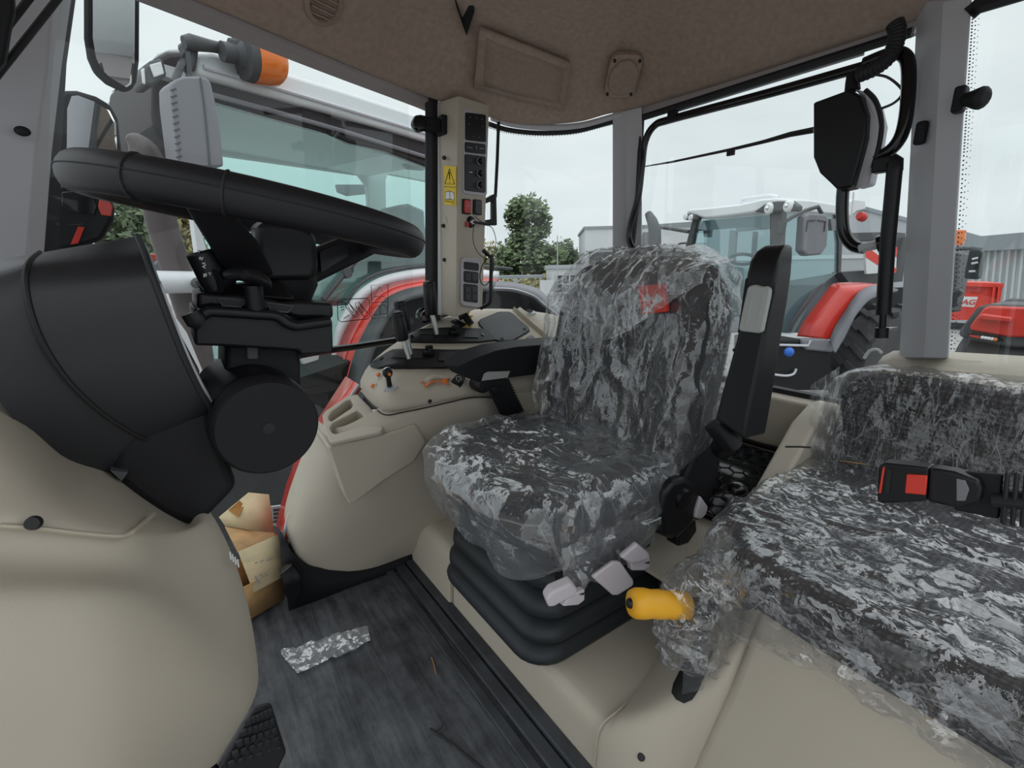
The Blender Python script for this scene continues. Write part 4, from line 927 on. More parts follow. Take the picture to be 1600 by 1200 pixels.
tag(build('plastic_scrap', MB().grid(rows), M['film_s'], angle=180), 'crumpled clear plastic scrap lying on the floor mat', 'plastic scrap')
tw = [P(672, 1138, Z=.012), P(684, 1146, Z=.008), P(700, 1156, Z=.006), P(725, 1176, Z=.006), P(756, 1202, Z=.006)]
t_ = tag(build('cable_tie', MB().tube(smoothpath(tw, 4), .0028, 6), M['ink']), 'thin black cable tie lying on the mat near the platform', 'cable tie')
build('tie_end', MB().tube([P(680, 1144, Z=.008), P(689, 1138, Z=.010), P(692, 1129, Z=.014)], .0022, 6), M['ink'], t_)
tag(build('straw_stalk', MB().tube([P(674, 1027, Z=.004), P(678, 1038, Z=.005), P(681, 1053, Z=.004)], .0016, 5), M['tape']), 'short dry brown straw stalk lying on the floor mat', 'straw')
# ================================================================== DRIVER SEAT
ds_ = thing('driver_seat', (.86, .96, .15), 'charcoal suspended driver seat wrapped in clear plastic film', 'seat')
def ringrect(x0, x1, y0, y1, r, z, k=6):
    return [Vector(((x0+x1)/2+a, (y0+y1)/2+b, z)) for a, b in rrect(x1-x0, y1-y0, r, k)]
folds = [(.0, .152), (.012, .158), (.016, .172), (.008, .190), (-.020, .200), (-.004, .207), (.012, .220), (.012, .240), (-.002, .256), (-.026, .264), (-.008, .272), (.006, .286), (.006, .310), (-.008, .328), (-.034, .336), (-.016, .344), (-.004, .360), (-.006, .388), (-.022, .408), (-.05, .414), (-.05, .47)]
build('suspension_bellows', MB().loft([ringrect(.625-o+z*.12-.02, 1.13+o, .775-o, 1.29+o, .085+o*.5, z) for o, z in folds]), M['bellow'], ds_, angle=75)
build('base_pan', MB().loft([ringrect(.63, 1.12, .72, 1.22, .06, z) for z in (.45, .52)]), M['black'], ds_, bevel=.01)
def cush_warp(u, w_):
    x, y, z = w_
    if u.z > 0:
        z += .028*max(0, abs(u.y)-.55)/.45*u.z            # side bolsters
        z -= .020*max(0, -u.x-.5)/.5*u.z                  # rounded front edge
        z -= .012*(1-u.y*u.y)*(1-u.x*u.x)*u.z
    if u.z < 0: y *= 1+.10*u.z; x *= 1+.08*u.z if u.x < 0 else 1
    return Vector((x, y, z))
SCX, SCY, SCZ = .815, .955, .578
build('seat_cushion', MB().puff((SCX, SCY, SCZ), (.265, .272, .082), 5, 14, cush_warp), M['fabric'], ds_, sub=1)
build('cushion_piping', MB().tube(smoothpath([(.60, .72, .65), (.585, .95, .645), (.60, 1.19, .65), (.85, 1.20, .678), (1.05, 1.19, .67)], 6), .004, 6), M['fabric'], ds_)
def back_map(u, half, z0=.60, z1=1.185, base_x=1.045, lean=.115, cy=.945):
    t = (u.z+1)/2; y = u.y*half[1]; x = u.x*half[0]
    width = 1-.14*max(0, t-.72)/.28-.06*max(0, .25-t)/.25
    y *= width
    if u.x < 0: x -= .038*max(0, abs(u.y)-.50)/.5*(1-max(0, t-.75)*2.5); x += .014*(1-(u.y*1.6)**2 if abs(u.y) < .6 else 0)
    return Vector((base_x+lean*t+x, cy+y, z0+(z1-z0)*t))
build('backrest', MB().puff((0, 0, 0), (1, 1, 1), 5, 18, lambda u, w_: back_map(u, (.060, .275))), M['fabric'], ds_, sub=1)
build('backrest_shell', MB().puff((0, 0, 0), (1, 1, 1), 5, 10, lambda u, w_: back_map(u, (.045, .262), .58, 1.17, 1.095)), M['black'], ds_, sub=1)
def head_warp(u, w_):
    x, y, z = w_
    return Vector((x+.115*(.86+z*.55)+.0, y*(1-.10*max(0, u.z)), z))
build('head_cushion', MB().puff((1.082, .93, 1.088), (.045, .25, .085), 4, 12, lambda u, w_: Vector((w_.x+.20*w_.z, w_.y*(1-.13*max(0, u.z)), w_.z-.015*(1-abs(u.y))*max(0, -u.z)*1.2))), M['fabric'], ds_, sub=1)
# centre stitch lines of the back
for sy in (-1, 1):
    build('stitch_seam', MB().tube(smoothpath([back_map(Vector((-1.0, sy*.52, v)), (.062, .275)) for v in (-.8, -.4, 0, .3, .5)], 5), .004, 6), M['ink'], ds_)
# red badge with white triangles on the head cushion
bx0 = 1.018
def bpts(px, X=1.000): return [P(a, b, X=X) for a, b in px]
bd = build('badge', MB().prism(bpts([(997, 447), (1037, 444), (1040, 470), (1000, 474)]), (.012, 0, .002)), M['redp'], ds_)
build('badge_lower', MB().prism(bpts([(1000, 475), (1040, 471), (1041, 487), (1003, 491)]), (.012, 0, .002)), M['redp'], ds_)
for px in ([(1003, 470), (1012, 458), (1019, 469)], [(1016, 483), (1025, 458), (1036, 467)], [(1004, 488), (1012, 478), (1020, 487)]):
    build('badge_triangle', MB().prism(bpts(px, .9985), (.002, 0, 0)), M['paper'], bd)
# left side: adjuster housing, side shield, recliner lever
def py(px, y): return [P(a, b, Y=y) for a, b in px]
build('side_shield', MB().prism(py([(1096, 690), (1112, 668), (1130, 672), (1131, 700), (1122, 745), (1108, 790), (1092, 815), (1075, 800), (1070, 750)], .655), (0, .035, 0)), M['blackm'], ds_, bevel=.008, seg=3)
build('adjuster_housing', MB().prism(py([(1040, 770), (1052, 752), (1072, 745), (1090, 756), (1099, 778), (1094, 800), (1075, 830), (1052, 845), (1036, 838), (1033, 810)], .64), (0, .06, 0)), M['black'], ds_, bevel=.014, seg=3)
build('adjuster_knob', MB().lathe([(.001, -.012), (.022, -.010), (.026, 0), (.026, .03)], P(1066, 778, Y=.64), (.1, 1, .05), 20), M['black'], ds_)
build('adjuster_step', MB().prism(py([(1060, 838), (1088, 812), (1090, 830), (1076, 850), (1060, 855)], .645), (0, .04, 0)), M['black'], ds_, bevel=.006)
build('recliner_lever', MB().prism(py([(1096, 776), (1100, 782), (1107, 792), (1104, 804), (1096, 812), (1088, 810), (1090, 796)], .63), (0, .012, 0)), M['lilac'], ds_, bevel=.004, seg=3)
def plever(px, y, dep, hook):
    o = build('adjust_lever', MB().prism(py(px, y), dep), M['lilac'], ds_, bevel=.006, seg=4)
    for h in hook: build('lever_hook', MB().prism(py(h, y+.012), (0, .016, 0)), M['lilac'], o, bevel=.003)
    for h in hook: build('lever_slot', MB().prism(py([(h[1][0]-9, h[1][1]+8), (h[1][0]-1, h[1][1]+5), (h[1][0]-2, h[1][1]+9)], y+.011), (0, .003, 0)), M['ink'], o)
plever([(853, 938), (862, 926), (893, 912), (903, 922), (901, 930), (866, 949), (857, 950)], .615, (.008, .024, .004), [[(892, 930), (914, 921), (914, 938), (904, 946), (880, 948)]])
plever([(925, 902), (958, 878), (970, 878), (991, 908), (990, 916), (966, 931), (958, 931)], .62, (.006, .014, -.004), [])
plever([(970, 872), (996, 850), (1015, 866), (1017, 874), (994, 881), (985, 882)], .615, (.006, .016, .0), [[(986, 880), (1016, 872), (1016, 886), (1006, 892), (988, 892)]])
build('lever_bracket', MB().box((.72, .73, .44), (.12, .06, .05)), M['black'], ds_, bevel=.006)
# folded-up left armrest
al = [((1116, 655), (1163, 688), (1197, 680), .965), ((1128, 610), (1172, 640), (1206, 630), .972), ((1150, 530), (1190, 552), (1219, 545), .990), ((1163, 462), (1206, 472), (1232, 466), 1.005), ((1166, 430), (1213, 434), (1237, 430), 1.012), ((1171, 408), (1217, 406), (1239, 402), 1.020), ((1181, 393), (1222, 391), (1239, 390), 1.035), ((1195, 383), (1228, 381), (1237, 382), 1.055)]
secs = []
for fl_, fr_, br_, x in al:
    a, b, c = P(*fl_, X=x), P(*fr_, X=x), P(*br_, X=x+.095); secs.append([a, b, c, c+Vector((.0, (a-b).y, (a-b).z))])
ar = build('armrest', MB().loft(secs), M['black'], ds_, bevel=.008, seg=3)
def onarm(px, lift):
    return [P(a, b, X=.965+(.055)*(680-b)/270-lift) for a, b in px]
build('pad_recess', MB().prism(onarm([(1164, 436), (1170, 431), (1203, 432), (1210, 440), (1210, 456), (1194, 521), (1152, 520)], .002), (.006, 0, 0)), M['blackm'], ar, bevel=.002)
gp_ = build('adjuster_pad', MB().prism(onarm([(1167, 450), (1172, 446), (1180, 445), (1190, 448), (1198, 447), (1203, 452), (1202, 462), (1196, 490), (1190, 519), (1184, 521), (1158, 518), (1153, 515), (1158, 490)], .012), (.014, 0, 0)), M['pale'], ar, bevel=.004, seg=3)
for q in ([(1176, 456), (1166, 508)], [(1194, 458), (1184, 511)]):
    build('pad_groove', MB().tube(onarm(q, .0105), .005, 8, flat=.5), M['pale'], gp_)
for q in ((1170, 436), (1193, 436), (1167, 550), (1147, 547)):
    p = onarm([q], .001)[0]; build('screw_hole', MB().lathe([(.001, 0), (.004, 0), (.004, .006)], p, (1, 0, 0), 12), M['ink'], ar)
build('hinge_cover_line', MB().tube(onarm([(1124, 650), (1131, 608), (1160, 612), (1157, 640)], .0), .0015, 5), M['ink'], ar)
build('armrest_pivot', MB().tube([P(1118, 660, X=1.0), P(1140, 690, X=1.02), P(1128, 700, X=1.06)], .028, 14), M['black'], ds_)
# right armrest with ribbed gaiter
RA = [((694, 562, 1.335), (694, 570, 1.29), (697, 573, 1.29), (697, 568, 1.34)),
      ((718, 547, 1.345), (716, 573, 1.275), (706, 581, 1.285), (712, 560, 1.35)),
      ((754, 537, 1.345), (742, 560, 1.268), (730, 591, 1.275), (748, 560, 1.35)),
      ((785, 533, 1.345), (775, 548, 1.266), (752, 597, 1.272), (780, 560, 1.35)),
      ((820, 529, 1.345), (808, 542, 1.266), (792, 591, 1.272), (815, 560, 1.35)),
      ((862, 526, 1.345), (858, 538, 1.266), (852, 583, 1.272), (858, 560, 1.35)),
      ((905, 526, 1.345), (900, 538, 1.266), (896, 580, 1.272), (898, 560, 1.35))]
ra = build('armrest', MB().loft([[P(a, b, Y=c) for a, b, c in (s[0], s[1], s[2])]+[P(s[2][0]+4, s[2][1]-6, Y=1.345)] for s in RA]), M['blackm'], ds_, bevel=.012, seg=4)
build('armrest_label', MB().prism(py([(757, 584), (762, 581), (797, 580), (793, 590), (753, 595)], 1.262), (0, .004, 0)), M['pale'], ra)
build('arm_pivot', MB().lathe([(.001, -.006), (.022, -.004), (.028, .004), (.028, .05)], P(757, 602, Y=1.268), (0, 1, 0), 20), M['black'], ra)
stx = MB().loft([[P(a, b, Y=1.262), P(c, d, Y=1.262), P(c, d, Y=1.32), P(a, b, Y=1.32)] for a, b, c, d in ((754, 592, 795, 591), (764, 612, 806, 617), (780, 645, 818, 640), (790, 670, 830, 665))])
build('arm_strut', stx, M['black'], ra, bevel=.004)
build('strut_button', MB().prism(py([(768, 607), (783, 602), (788, 612), (773, 618)], 1.258), (0, .004, 0)), M['gloss'], ra, bevel=.002)
for k in range(11):
    t = k/10; a, b = P(795+20*t, 600+42*t, Y=1.30), P(795+20*t+9, 600+42*t+1, Y=1.30)
    build('gaiter_rib', MB().prism([P(793+20*t, 598+42*t, Y=1.27), P(802+19*t, 601+42*t, Y=1.27), P(795+20*t, 603+42*t, Y=1.27)], (0, .045, 0)), M['rubber'], ra)

# ------------------------------------------------------------------ clear film
def ridge(p, s, seed):
    q = p*s+Vector((seed, seed*.7, -seed)); return 1-abs(noise.noise(q))*2.2
def crumple(mb, amp, seed, s1=14, s2=34, lo=-.4, stretch=(1, 1, 1), centre=None):
    """crease the film outwards only, so that it stays off the cloth"""
    bm = bmesh.new(); vs = [bm.verts.new(v) for v in mb.v]
    for f in mb.f:
        try: bm.faces.new([vs[i] for i in f])
        except ValueError: pass
    bm.normal_update(); out = []
    st_ = Vector(stretch)
    for v in vs:
        p = Vector((v.co.x*st_.x, v.co.y*st_.y, v.co.z*st_.z)); wv = p+Vector((noise.noise(p*9+Vector((seed, 0, 0))), noise.noise(p*9+Vector((0, seed, 0))), noise.noise(p*9)))*.05
        h = max(0, ridge(wv, s1, seed))**3*1.0+max(0, ridge(wv, s2, seed+5))**2*.35+.5*noise.noise(p*5+Vector((seed, 2, 1)))
        out.append(v.co+v.normal*max(lo, h)*amp)
    mb.v = out; bm.free(); return mb
def film_cush(u, w_):
    x, y, z = cush_warp(u, w_)
    if u.z < -.2: z -= .035*(noise.noise(Vector((x*9, y*9, 2)))+.6*max(0, -u.x)); y *= 1.03
    y += .02*max(0, u.y-.6)*max(0, -u.x)*4
    return Vector((x, y, z))
fm = MB().puff((SCX-.012, SCY, SCZ+.002), (.292, .298, .112), 4.2, 56, film_cush)
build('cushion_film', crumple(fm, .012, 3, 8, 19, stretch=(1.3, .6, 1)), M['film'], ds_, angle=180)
fm = MB().puff((0, 0, 0), (1, 1, 1), 4.5, 56, lambda u, w_: back_map(u, (.098, .302), .60, 1.205, 1.035))
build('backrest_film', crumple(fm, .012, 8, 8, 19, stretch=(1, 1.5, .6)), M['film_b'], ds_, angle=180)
# gathered fold of film hanging over the head cushion
hood = []
for j in range(40):
    r = []; v = j/39
    for i in range(70):
        u_ = i/69; y = 1.19-.56*u_; drop = .20*(1-abs(2*u_-1)**1.3)*.9+.05
        z = 1.19-.10*max(0, (.30-u_))/.30-drop*v-.02*max(0, u_-.85)/.15
        x = 1.09-.105*math.sin(min(1, v*2.0)*math.pi/2)-.02*v
        p = Vector((x, y, z)); r.append(p+Vector((-.016*max(0, ridge(Vector((y*2.2+v*.3*(u_-.5), z*.5, 0)), 13, 2))**2-.006*noise.noise(p*30), 0, .004*noise.noise(p*22))))
    hood.append(r)
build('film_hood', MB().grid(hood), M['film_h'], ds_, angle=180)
# loose tails of film at the near edge and the gathered seam between seat and back
tail = []
for j in range(12):
    v = j/11; tail.append([Vector((.60+.30*u_, .668-.012*v+.012*noise.noise(Vector((u_*9, v*3, 1))), .575-(.10+.035*noise.noise(Vector((u_*6, 3, 0)))+.03*(1-u_))*v)) for u_ in [i/40 for i in range(41)]])
build('film_skirt', MB().grid(tail), M['film_h'], ds_, angle=180)

# ================================================================== INSTRUCTOR SEAT
bxw = thing('handbrake_plinth', (1.05, .2, 0), 'beige moulded box under the instructor seat with handbrake slot', 'seat box')
front = [Vector((.765, .435, 0)), Vector((.765, -.22, 0)), Vector((.775, -.22, .52)), Vector((.79, .345, .545))]
build('box_front', MB().loft([[Vector((.752, .445, -.02)), Vector((.752, -.25, -.02)), Vector((1.5, -.25, -.02)), Vector((1.5, .55, -.02))], [Vector((.760, .415, .15)), Vector((.760, -.25, .15)), Vector((1.5, -.25, .15)), Vector((1.5, .54, .15))], [Vector((.772, .37, .36)), Vector((.768, -.25, .36)), Vector((1.5, -.25, .36)), Vector((1.5, .53, .36))], [Vector((.790, .342, .548)), Vector((.780, -.25, .548)), Vector((1.5, -.25, .548)), Vector((1.5, .50, .548))]]), M['beige'], bxw, bevel=.016, seg=4)
sp0 = [[P(926, 1215, X=.638), P(929, 1198, X=.640), P(936, 1139, X=.642), P(968, 1108, X=.70), P(1001, 1074, X=.80), P(1032, 1020, X=.93), P(1062, 964, X=1.08)],
       [P(950, 1215, X=.640), P(955, 1196, X=.642), P(960, 1135, X=.655), P(990, 1105, X=.71), P(1022, 1072, X=.79), P(1050, 1020, X=.90), P(1080, 962, X=1.02)],
       [P(1005, 1215, X=.66), P(1010, 1190, X=.668), P(1020, 1130, X=.69), P(1042, 1095, X=.725), P(1066, 1060, X=.765), P(1090, 1010, X=.83), P(1120, 958, X=.92)],
       [P(1065, 1218, X=.73), P(1070, 1195, X=.735), P(1088, 1150, X=.742), P(1108, 1105, X=.752), P(1130, 1060, X=.765), P(1152, 1010, X=.79), P(1180, 952, X=.82)],
       [P(1076, 1218, X=.765), P(1082, 1195, X=.765), P(1100, 1150, X=.768), P(1120, 1105, X=.773), P(1142, 1060, X=.782), P(1166, 1010, X=.80), P(1195, 952, X=.835)]]
sp0.append([p+Vector((.05, -.06, -.01)) for p in sp0[-1]])
spm = MB().grid(sp0)
slo = build('slot_panel', spm, M['beige'], bxw, sub=2)
ST = Surface(slo)
def on_slot(a, b, lift=0):
    d = ray(a, b).normalized(); h, n = ST.hit(a, b)
    if h is None: return P(a, b, X=.76)
    return h-d*lift
build('panel_seam', MB().tube(smoothpath([P(a, b, X=c-.002) for a, b, c in ((929, 1198, .640), (936, 1139, .642), (968, 1108, .70), (1001, 1074, .80), (1032, 1020, .93))], 4), .0022, 6), M['beige_d'], bxw)
slp = [(1068, 1042), (1082, 1018), (1100, 1006), (1112, 1008), (1114, 1020), (1104, 1050), (1092, 1078), (1082, 1093), (1070, 1099), (1058, 1094), (1051, 1084), (1054, 1070)]
drape('brake_slot', slp, ST.hit, .004, M['ink'], bxw, .006)
pc_ = on_slot(1002, 1183, .003); build('panel_screw', MB().lathe([(.001, .003), (.006, .003), (.008, 0)], pc_, (-.6, -.5, .6), 14), M['ink'], bxw)
build('side_wing', MB().prism([(.98, .575, .15), (1.00, .575, .40), (1.06, .575, .475), (1.15, .575, .545), (1.35, .575, .74), (1.44, .575, .78), (1.5, .575, .78), (1.5, .575, .15)], (0, -.06, 0)), M['beige'], bxw, bevel=.010, seg=3)
# rear tray between the seats with honeycomb mat
tr = thing('storage_tray', (1.25, .80, .4), 'black honeycomb tray in the beige recess behind the driver seat', 'tray')
build('tray_body', MB().prism([(1.00, .58, .30), (1.10, .58, .43), (1.20, .58, .475), (1.46, .58, .60), (1.48, .58, .3)], (0, .74, 0)), M['beige'], tr, bevel=.015, seg=3)
hexm = MB()
tz = lambda x: .478+(x-1.20)*.48
build('tray_floor', MB().grid([[Vector((1.17, .60, tz(1.17)+.004)), Vector((1.17, 1.0, tz(1.17)+.004))], [Vector((1.44, .60, tz(1.44)+.004)), Vector((1.44, 1.0, tz(1.44)+.004))]]), M['gloss'], tr, solid=.006)
for i in range(10):
    for j in range(9):
        cx, cy_ = 1.185+.026*i, .615+.044*j+(.022 if i % 2 else 0)
        pts = [Vector((cx+.0165*math.cos(a), cy_+.024*math.sin(a), tz(cx+.0165*math.cos(a))+.010)) for a in [math.pi/3*k for k in range(6)]]
        if max(p.y for p in pts) < 1.02: hexm.tube(pts, .0028, 4, loop=True)
ho = build('honeycomb_rib', hexm, M['black'], tr); ho['kind'] = 'stuff'
build('tray_rim', MB().tube(smoothpath([(1.165, 1.0, tz(1.165)+.01), (1.165, .60, tz(1.165)+.01), (1.30, .592, tz(1.30)+.012), (1.44, .60, tz(1.44)+.012), (1.45, .72, tz(1.45)+.012), (1.45, 1.0, tz(1.45)+.012)], 6), .009, 8), M['gloss'], tr)
p = P(1152, 764, X=1.13); build('round_cap', MB().ball(p, .024, 16, 10, (1, 1, .8)), M['gloss'], tr)
ct = [P(1227, 698, X=1.21), P(1250, 698, X=1.23), P(1266, 699, X=1.25)]
tag(build('cable_tie', MB().tube(ct, .0026, 6), M['ink']), 'short black cable tie poking out of the beige wall by the instructor seat', 'cable tie')
# cushion and backrest
isx = thing('instructor_seat', (1.08, .18, .55), 'dotted dark instructor seat wrapped in crinkled plastic film', 'seat')
ol = [(.775, .30), (.765, .08), (.77, -.20), (.95, -.25), (1.36, -.25), (1.40, -.1), (1.40, .40), (1.37, .50), (1.20, .515), (1.0, .50), (.88, .455), (.80, .38)]
ol = smoothpath([(a, b, 0) for a, b in ol], 5, True); oc = Vector((1.08, .14, 0))
def oring(s, z): return [oc+(p-oc)*s+Vector((0, 0, z)) for p in ol]
cr = [(.965, .548), (.995, .556), (1.0, .575), (1.0, .600), (.985, .618), (.95, .628), (.86, .634), (.7, .636), (.45, .636), (.2, .635)]
build('seat_cushion', MB().loft([oring(s, z) for s, z in cr]), M['weave'], isx, angle=180)
def iback(u, hx=.045, y0=-.25, y1=.485, z0=.605, z1=.895):
    t = (u.z+1)/2; return Vector((1.392+.06*t+u.x*hx, (y0+y1)/2+u.y*(y1-y0)/2, z0+(z1-z0)*t))
build('backrest', MB().puff((0, 0, 0), (1, 1, 1), 7, 14, lambda u, w_: iback(u)), M['weave'], isx, sub=1)
build('backrest_seam', MB().tube([Vector((1.382, .475, .83)), Vector((1.380, .2, .833)), Vector((1.380, -.25, .833))], .004, 6), M['ink'], isx)
# film on the cushion: dense crinkles, draped over the left corner and round the handbrake
nc = 64; ocf = [oc+(p-oc) for p in smoothpath(ol, 4, True)]
def fring(s, z): return [oc+(p-oc)*s+Vector((0, 0, z)) for p in ocf]
frs = [(1.02, .530), (1.045, .545), (1.06, .57), (1.055, .60), (1.03, .630), (1.0, .645), (.97, .652)]+[(.97-.035*k, .655) for k in range(1, 27)]+[(.03, .655), (.002, .655)]
fm = MB().loft([fring(s, z) for s, z in frs], cap=False)
for i, v in enumerate(fm.v):
    k = max(0, .98-v.x)*max(0, v.y-.22)
    fm.v[i] = v+Vector((-.25*k, .9*k, .15*k if v.z > .6 else -1.8*k))
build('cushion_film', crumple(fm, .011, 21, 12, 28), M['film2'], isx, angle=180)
bag = MB().puff((.81, .455, .46), (.115, .062, .125), 2.6, 44, lambda u, w_: Vector((w_.x+.10*w_.z*0-.18*w_.z, w_.y*(1+.1*u.z), w_.z)))
build('film_bunch', crumple(bag, .016, 31, 12, 26, stretch=(.6, .6, 1.5)), M['film2'], isx, angle=180)
build('film_tail', crumple(MB().grid([[P(1100+(1-j/14)*15-(i/10)*40*(1-.2*j/14), 985+j*6.6+i*.6, X=.752-.004*j/14) for i in range(11)] for j in range(15)]), .006, 5), M['film2'], isx, angle=180)
fm = MB().puff((0, 0, 0), (1, 1, 1), 6, 54, lambda u, w_: iback(u, .062, -.27, .515, .60, .912))
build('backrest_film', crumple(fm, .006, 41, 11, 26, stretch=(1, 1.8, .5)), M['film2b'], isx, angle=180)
fl_ = []
for j in range(24):
    v = j/23; fl_.append([P(1312-46*u_+8*v-(10*v*u_), 572+30*u_+v*(155-40*u_), X=1.37-.02*u_+.012*noise.noise(Vector((u_*4, v*6, 3)))) for u_ in [i/14 for i in range(15)]])
build('film_flap', crumple(MB().grid(fl_), .008, 12, 10, 24), M['film2b'], isx, angle=180)
# shelf panel behind the instructor backrest
sh = thing('parcel_shelf', (1.5, .2, .8), 'beige rear shelf top behind the instructor seat', 'shelf')
stp = [[P(a, b, X=x) for a, b, x in r] for r in ([(1380, 556, 1.53), (1396, 548, 1.53), (1440, 547, 1.53), (1720, 563, 1.53)], [(1372, 566, 1.50), (1394, 562, 1.50), (1444, 563, 1.50), (1720, 580, 1.50)], [(1366, 578, 1.478), (1392, 576, 1.478), (1444, 577, 1.478), (1720, 596, 1.478)], [(1362, 660, 1.47), (1392, 670, 1.47), (1444, 680, 1.47), (1720, 700, 1.47)])]
build('shelf_top', MB().grid(stp), M['beige'], sh, solid=.02)
build('shelf_seam', MB().tube([P(1424, 550, X=1.527), P(1500, 556, X=1.527), P(1680, 566, X=1.527)], .0035, 6), M['ink'], sh)
build('shelf_recess', MB().prism([P(a, b, X=x) for a, b, x in ((1445, 560, 1.51), (1460, 556, 1.518), (1530, 563, 1.512), (1535, 568, 1.503), (1500, 570, 1.497), (1455, 564, 1.50))], (0, 0, .002)), M['beige_d'], sh)
# seat-belt buckle on its sleeve
bk_ = thing('belt_buckle', P(1450, 775, X=.80), 'black seat belt buckle with red release button on ribbed sleeve', 'buckle')
def bx_(px, x=.80): return [P(a, b, X=x) for a, b in px]
build('buckle_head', MB().prism(bx_([(1372, 729), (1380, 723), (1452, 731), (1448, 784), (1376, 787), (1370, 782)]), (.028, 0, 0)), M['black'], bk_, bevel=.004, seg=3)
build('buckle_tail', MB().prism(bx_([(1452, 731), (1490, 737), (1530, 752), (1535, 764), (1531, 784), (1490, 794), (1448, 784)], .798), (.026, 0, 0)), M['black'], bk_, bevel=.004, seg=3)
build('release_button', MB().prism(bx_([(1416, 741), (1449, 743), (1446, 774), (1413, 771)], .797), (.004, 0, 0)), M['redp'], bk_, bevel=.0015)
build('red_end', MB().prism(bx_([(1379, 730), (1382, 730), (1376, 771), (1372, 771)], .797), (.01, 0, 0)), M['redp'], bk_, bevel=.001)
build('tongue_slot', MB().prism(bx_([(1386, 732), (1394, 733), (1389, 772), (1382, 771)], .7985), (.003, 0, 0)), M['ink'], bk_)
build('grip_recess', MB().prism(bx_([(1494, 748), (1508, 751), (1514, 765), (1508, 783), (1494, 783)], .7965), (.003, 0, 0)), M['midg'], bk_, bevel=.001)
build('sleeve_plate', MB().prism(bx_([(1500, 737), (1566, 742), (1560, 812), (1490, 797)], .812), (.010, 0, 0)), M['blackm'], bk_, bevel=.002)
for k in range(7):
    x = 1570+k*15
    build('sleeve_rib', MB().loft([bx_([(x, 738-k*.5), (x+9, 739), (x+1, 822+k*2), (x-8, 818+k*2)], z) for z in (.803, .832)]), M['rubber'], bk_, bevel=.003)
build('sleeve_core', MB().tube([P(1555, 778, X=.822), P(1640, 785, X=.822), P(1700, 792, X=.822), Vector((.88, -.10, .80)), Vector((.95, -.20, .63))], .022, 10, flat=.5), M['rubber'], bk_)
tag(build('wood_sliver', MB().tube([P(1312, 720, X=1.345), P(1335, 723, X=1.343), P(1357, 726, X=1.345)], [.0012, .0022, .0012], 6), M['card_d']), 'thin pale wood sliver lying against the wrapped instructor backrest', 'sliver')
# handbrake with yellow grip
hbk = thing('handbrake', (.76, .45, .33), 'handbrake lever with bright yellow grip and black end button', 'handbrake')
g0, g1 = P(984, 942, Y=.50), P(1072, 946, Y=.45); ax = (g1-g0).normalized()
build('grip', MB().lathe([(.001, .0), (.016, .0), (.0235, .003), (.0275, .012), (.028, .03), (.0258, .045), (.0272, .06), (.0252, .075), (.0268, .09), (.025, .12), (.001, .12)], g0, ax, 28), M['yellow'], hbk, angle=180)
build('end_button', MB().lathe([(.001, -.008), (.0075, -.007), (.0095, -.003), (.0095, .004)], g0+Vector((0, -.003, .001)), ax, 18), M['black'], hbk)
build('lever_arm', MB().tube(smoothpath([g1, g1+ax*.05, (.80, .45, .42), (.775, .45, .33)], 5), .013, 10), M['black'], hbk)
# ================================================================== OWN TRACTOR, OUTSIDE THE GLASS
GZ = -1.25
gr = structure('ground', MB().box((20, 22, GZ-.05), (160, 160, .1)), M['asphalt']); gr.name = 'ground'
# own right rear fender: red skirt along the console's front edge
fa = [(560, 600, 1.76), (532, 640, 1.75), (506, 676, 1.73), (484, 718, 1.71), (468, 760, 1.70), (450, 806, 1.70), (438, 850, 1.70)]
fb = [(540, 588, 1.98), (514, 628, 1.97), (488, 668, 1.95), (464, 712, 1.93), (448, 754, 1.92), (434, 806, 1.92), (426, 856, 1.92)]
of = thing('fender', (.4, 1.85, -.2), 'red rear fender edge with pale seal seen beside the console foot', 'fender')
build('red_skin', MB().grid([[P(a, b, Y=c) for a, b, c in fa], [P(a, b, Y=c) for a, b, c in fb]]), M['red'], of, solid=.02)
build('pale_seal', MB().tube([P(a+1, b+1, Y=c-.02) for a, b, c in fa], .006, 6), M['pillar'], of)
vp = build('step_plate', MB().prism([P(a, b, Y=2.0) for a, b in ((424, 792), (442, 790), (436, 822), (428, 822))], (0, .01, 0)), M['pillar'], of)
for k in range(4): build('slot', MB().prism([P(a, b, Y=1.998) for a, b in ((427, 796+k*6), (438, 795+k*6), (438, 798+k*6), (427, 799+k*6))], (0, .004, 0)), M['darkg'], vp)
# outside mirrors on the right front corner
def rear_mirror(label, frame, glass, Y, depth, arm, cat='mirror', lower=None):
    t = thing('side_mirror', P(*arm[-1], Y=Y), label, cat)
    build('housing', MB().loft([[P(a, b, Y=Y) for a, b in frame], [P(a, b, Y=Y+depth) for a, b in frame]]), M['blackm'], t, bevel=.008)
    g_ = [P(a, b, Y=Y-.004) for a, b in glass]
    build('glass', MB().prism(g_, (.004, .004, 0)), M['mirror'], t)
    build('arm', MB().tube([P(a, b, Y=Y+depth*.7) for a, b in arm], .012, 8), M['blackm'], t)
    return t
rear_mirror('black framed mirror hanging at the top corner above the steering wheel', [(131, -60), (131, 60), (136, 92), (146, 115), (165, 132), (192, 145), (206, 141), (213, 128), (217, 95), (218, -60)], [(145, -55), (145, 60), (150, 90), (158, 108), (172, 121), (195, 135), (202, 130), (207, 95), (208, -55)], 1.70, .05, [(150, -20), (110, -10), (95, -6)])
m2_ = rear_mirror('tall black framed mirror seen between the front pillar and the steering wheel', [(88, 150), (103, 142), (120, 142), (150, 151), (172, 164), (184, 186), (190, 240), (190, 262), (84, 262)], [(104, 262), (105, 170), (112, 150), (122, 149), (148, 159), (168, 172), (178, 192), (181, 262)], 1.72, .05, [(88, 250), (70, 300)])
hs = [(76, 290), (100, 286), (140, 292), (172, 308), (180, 322), (178, 345), (160, 376), (118, 388), (72, 392)]
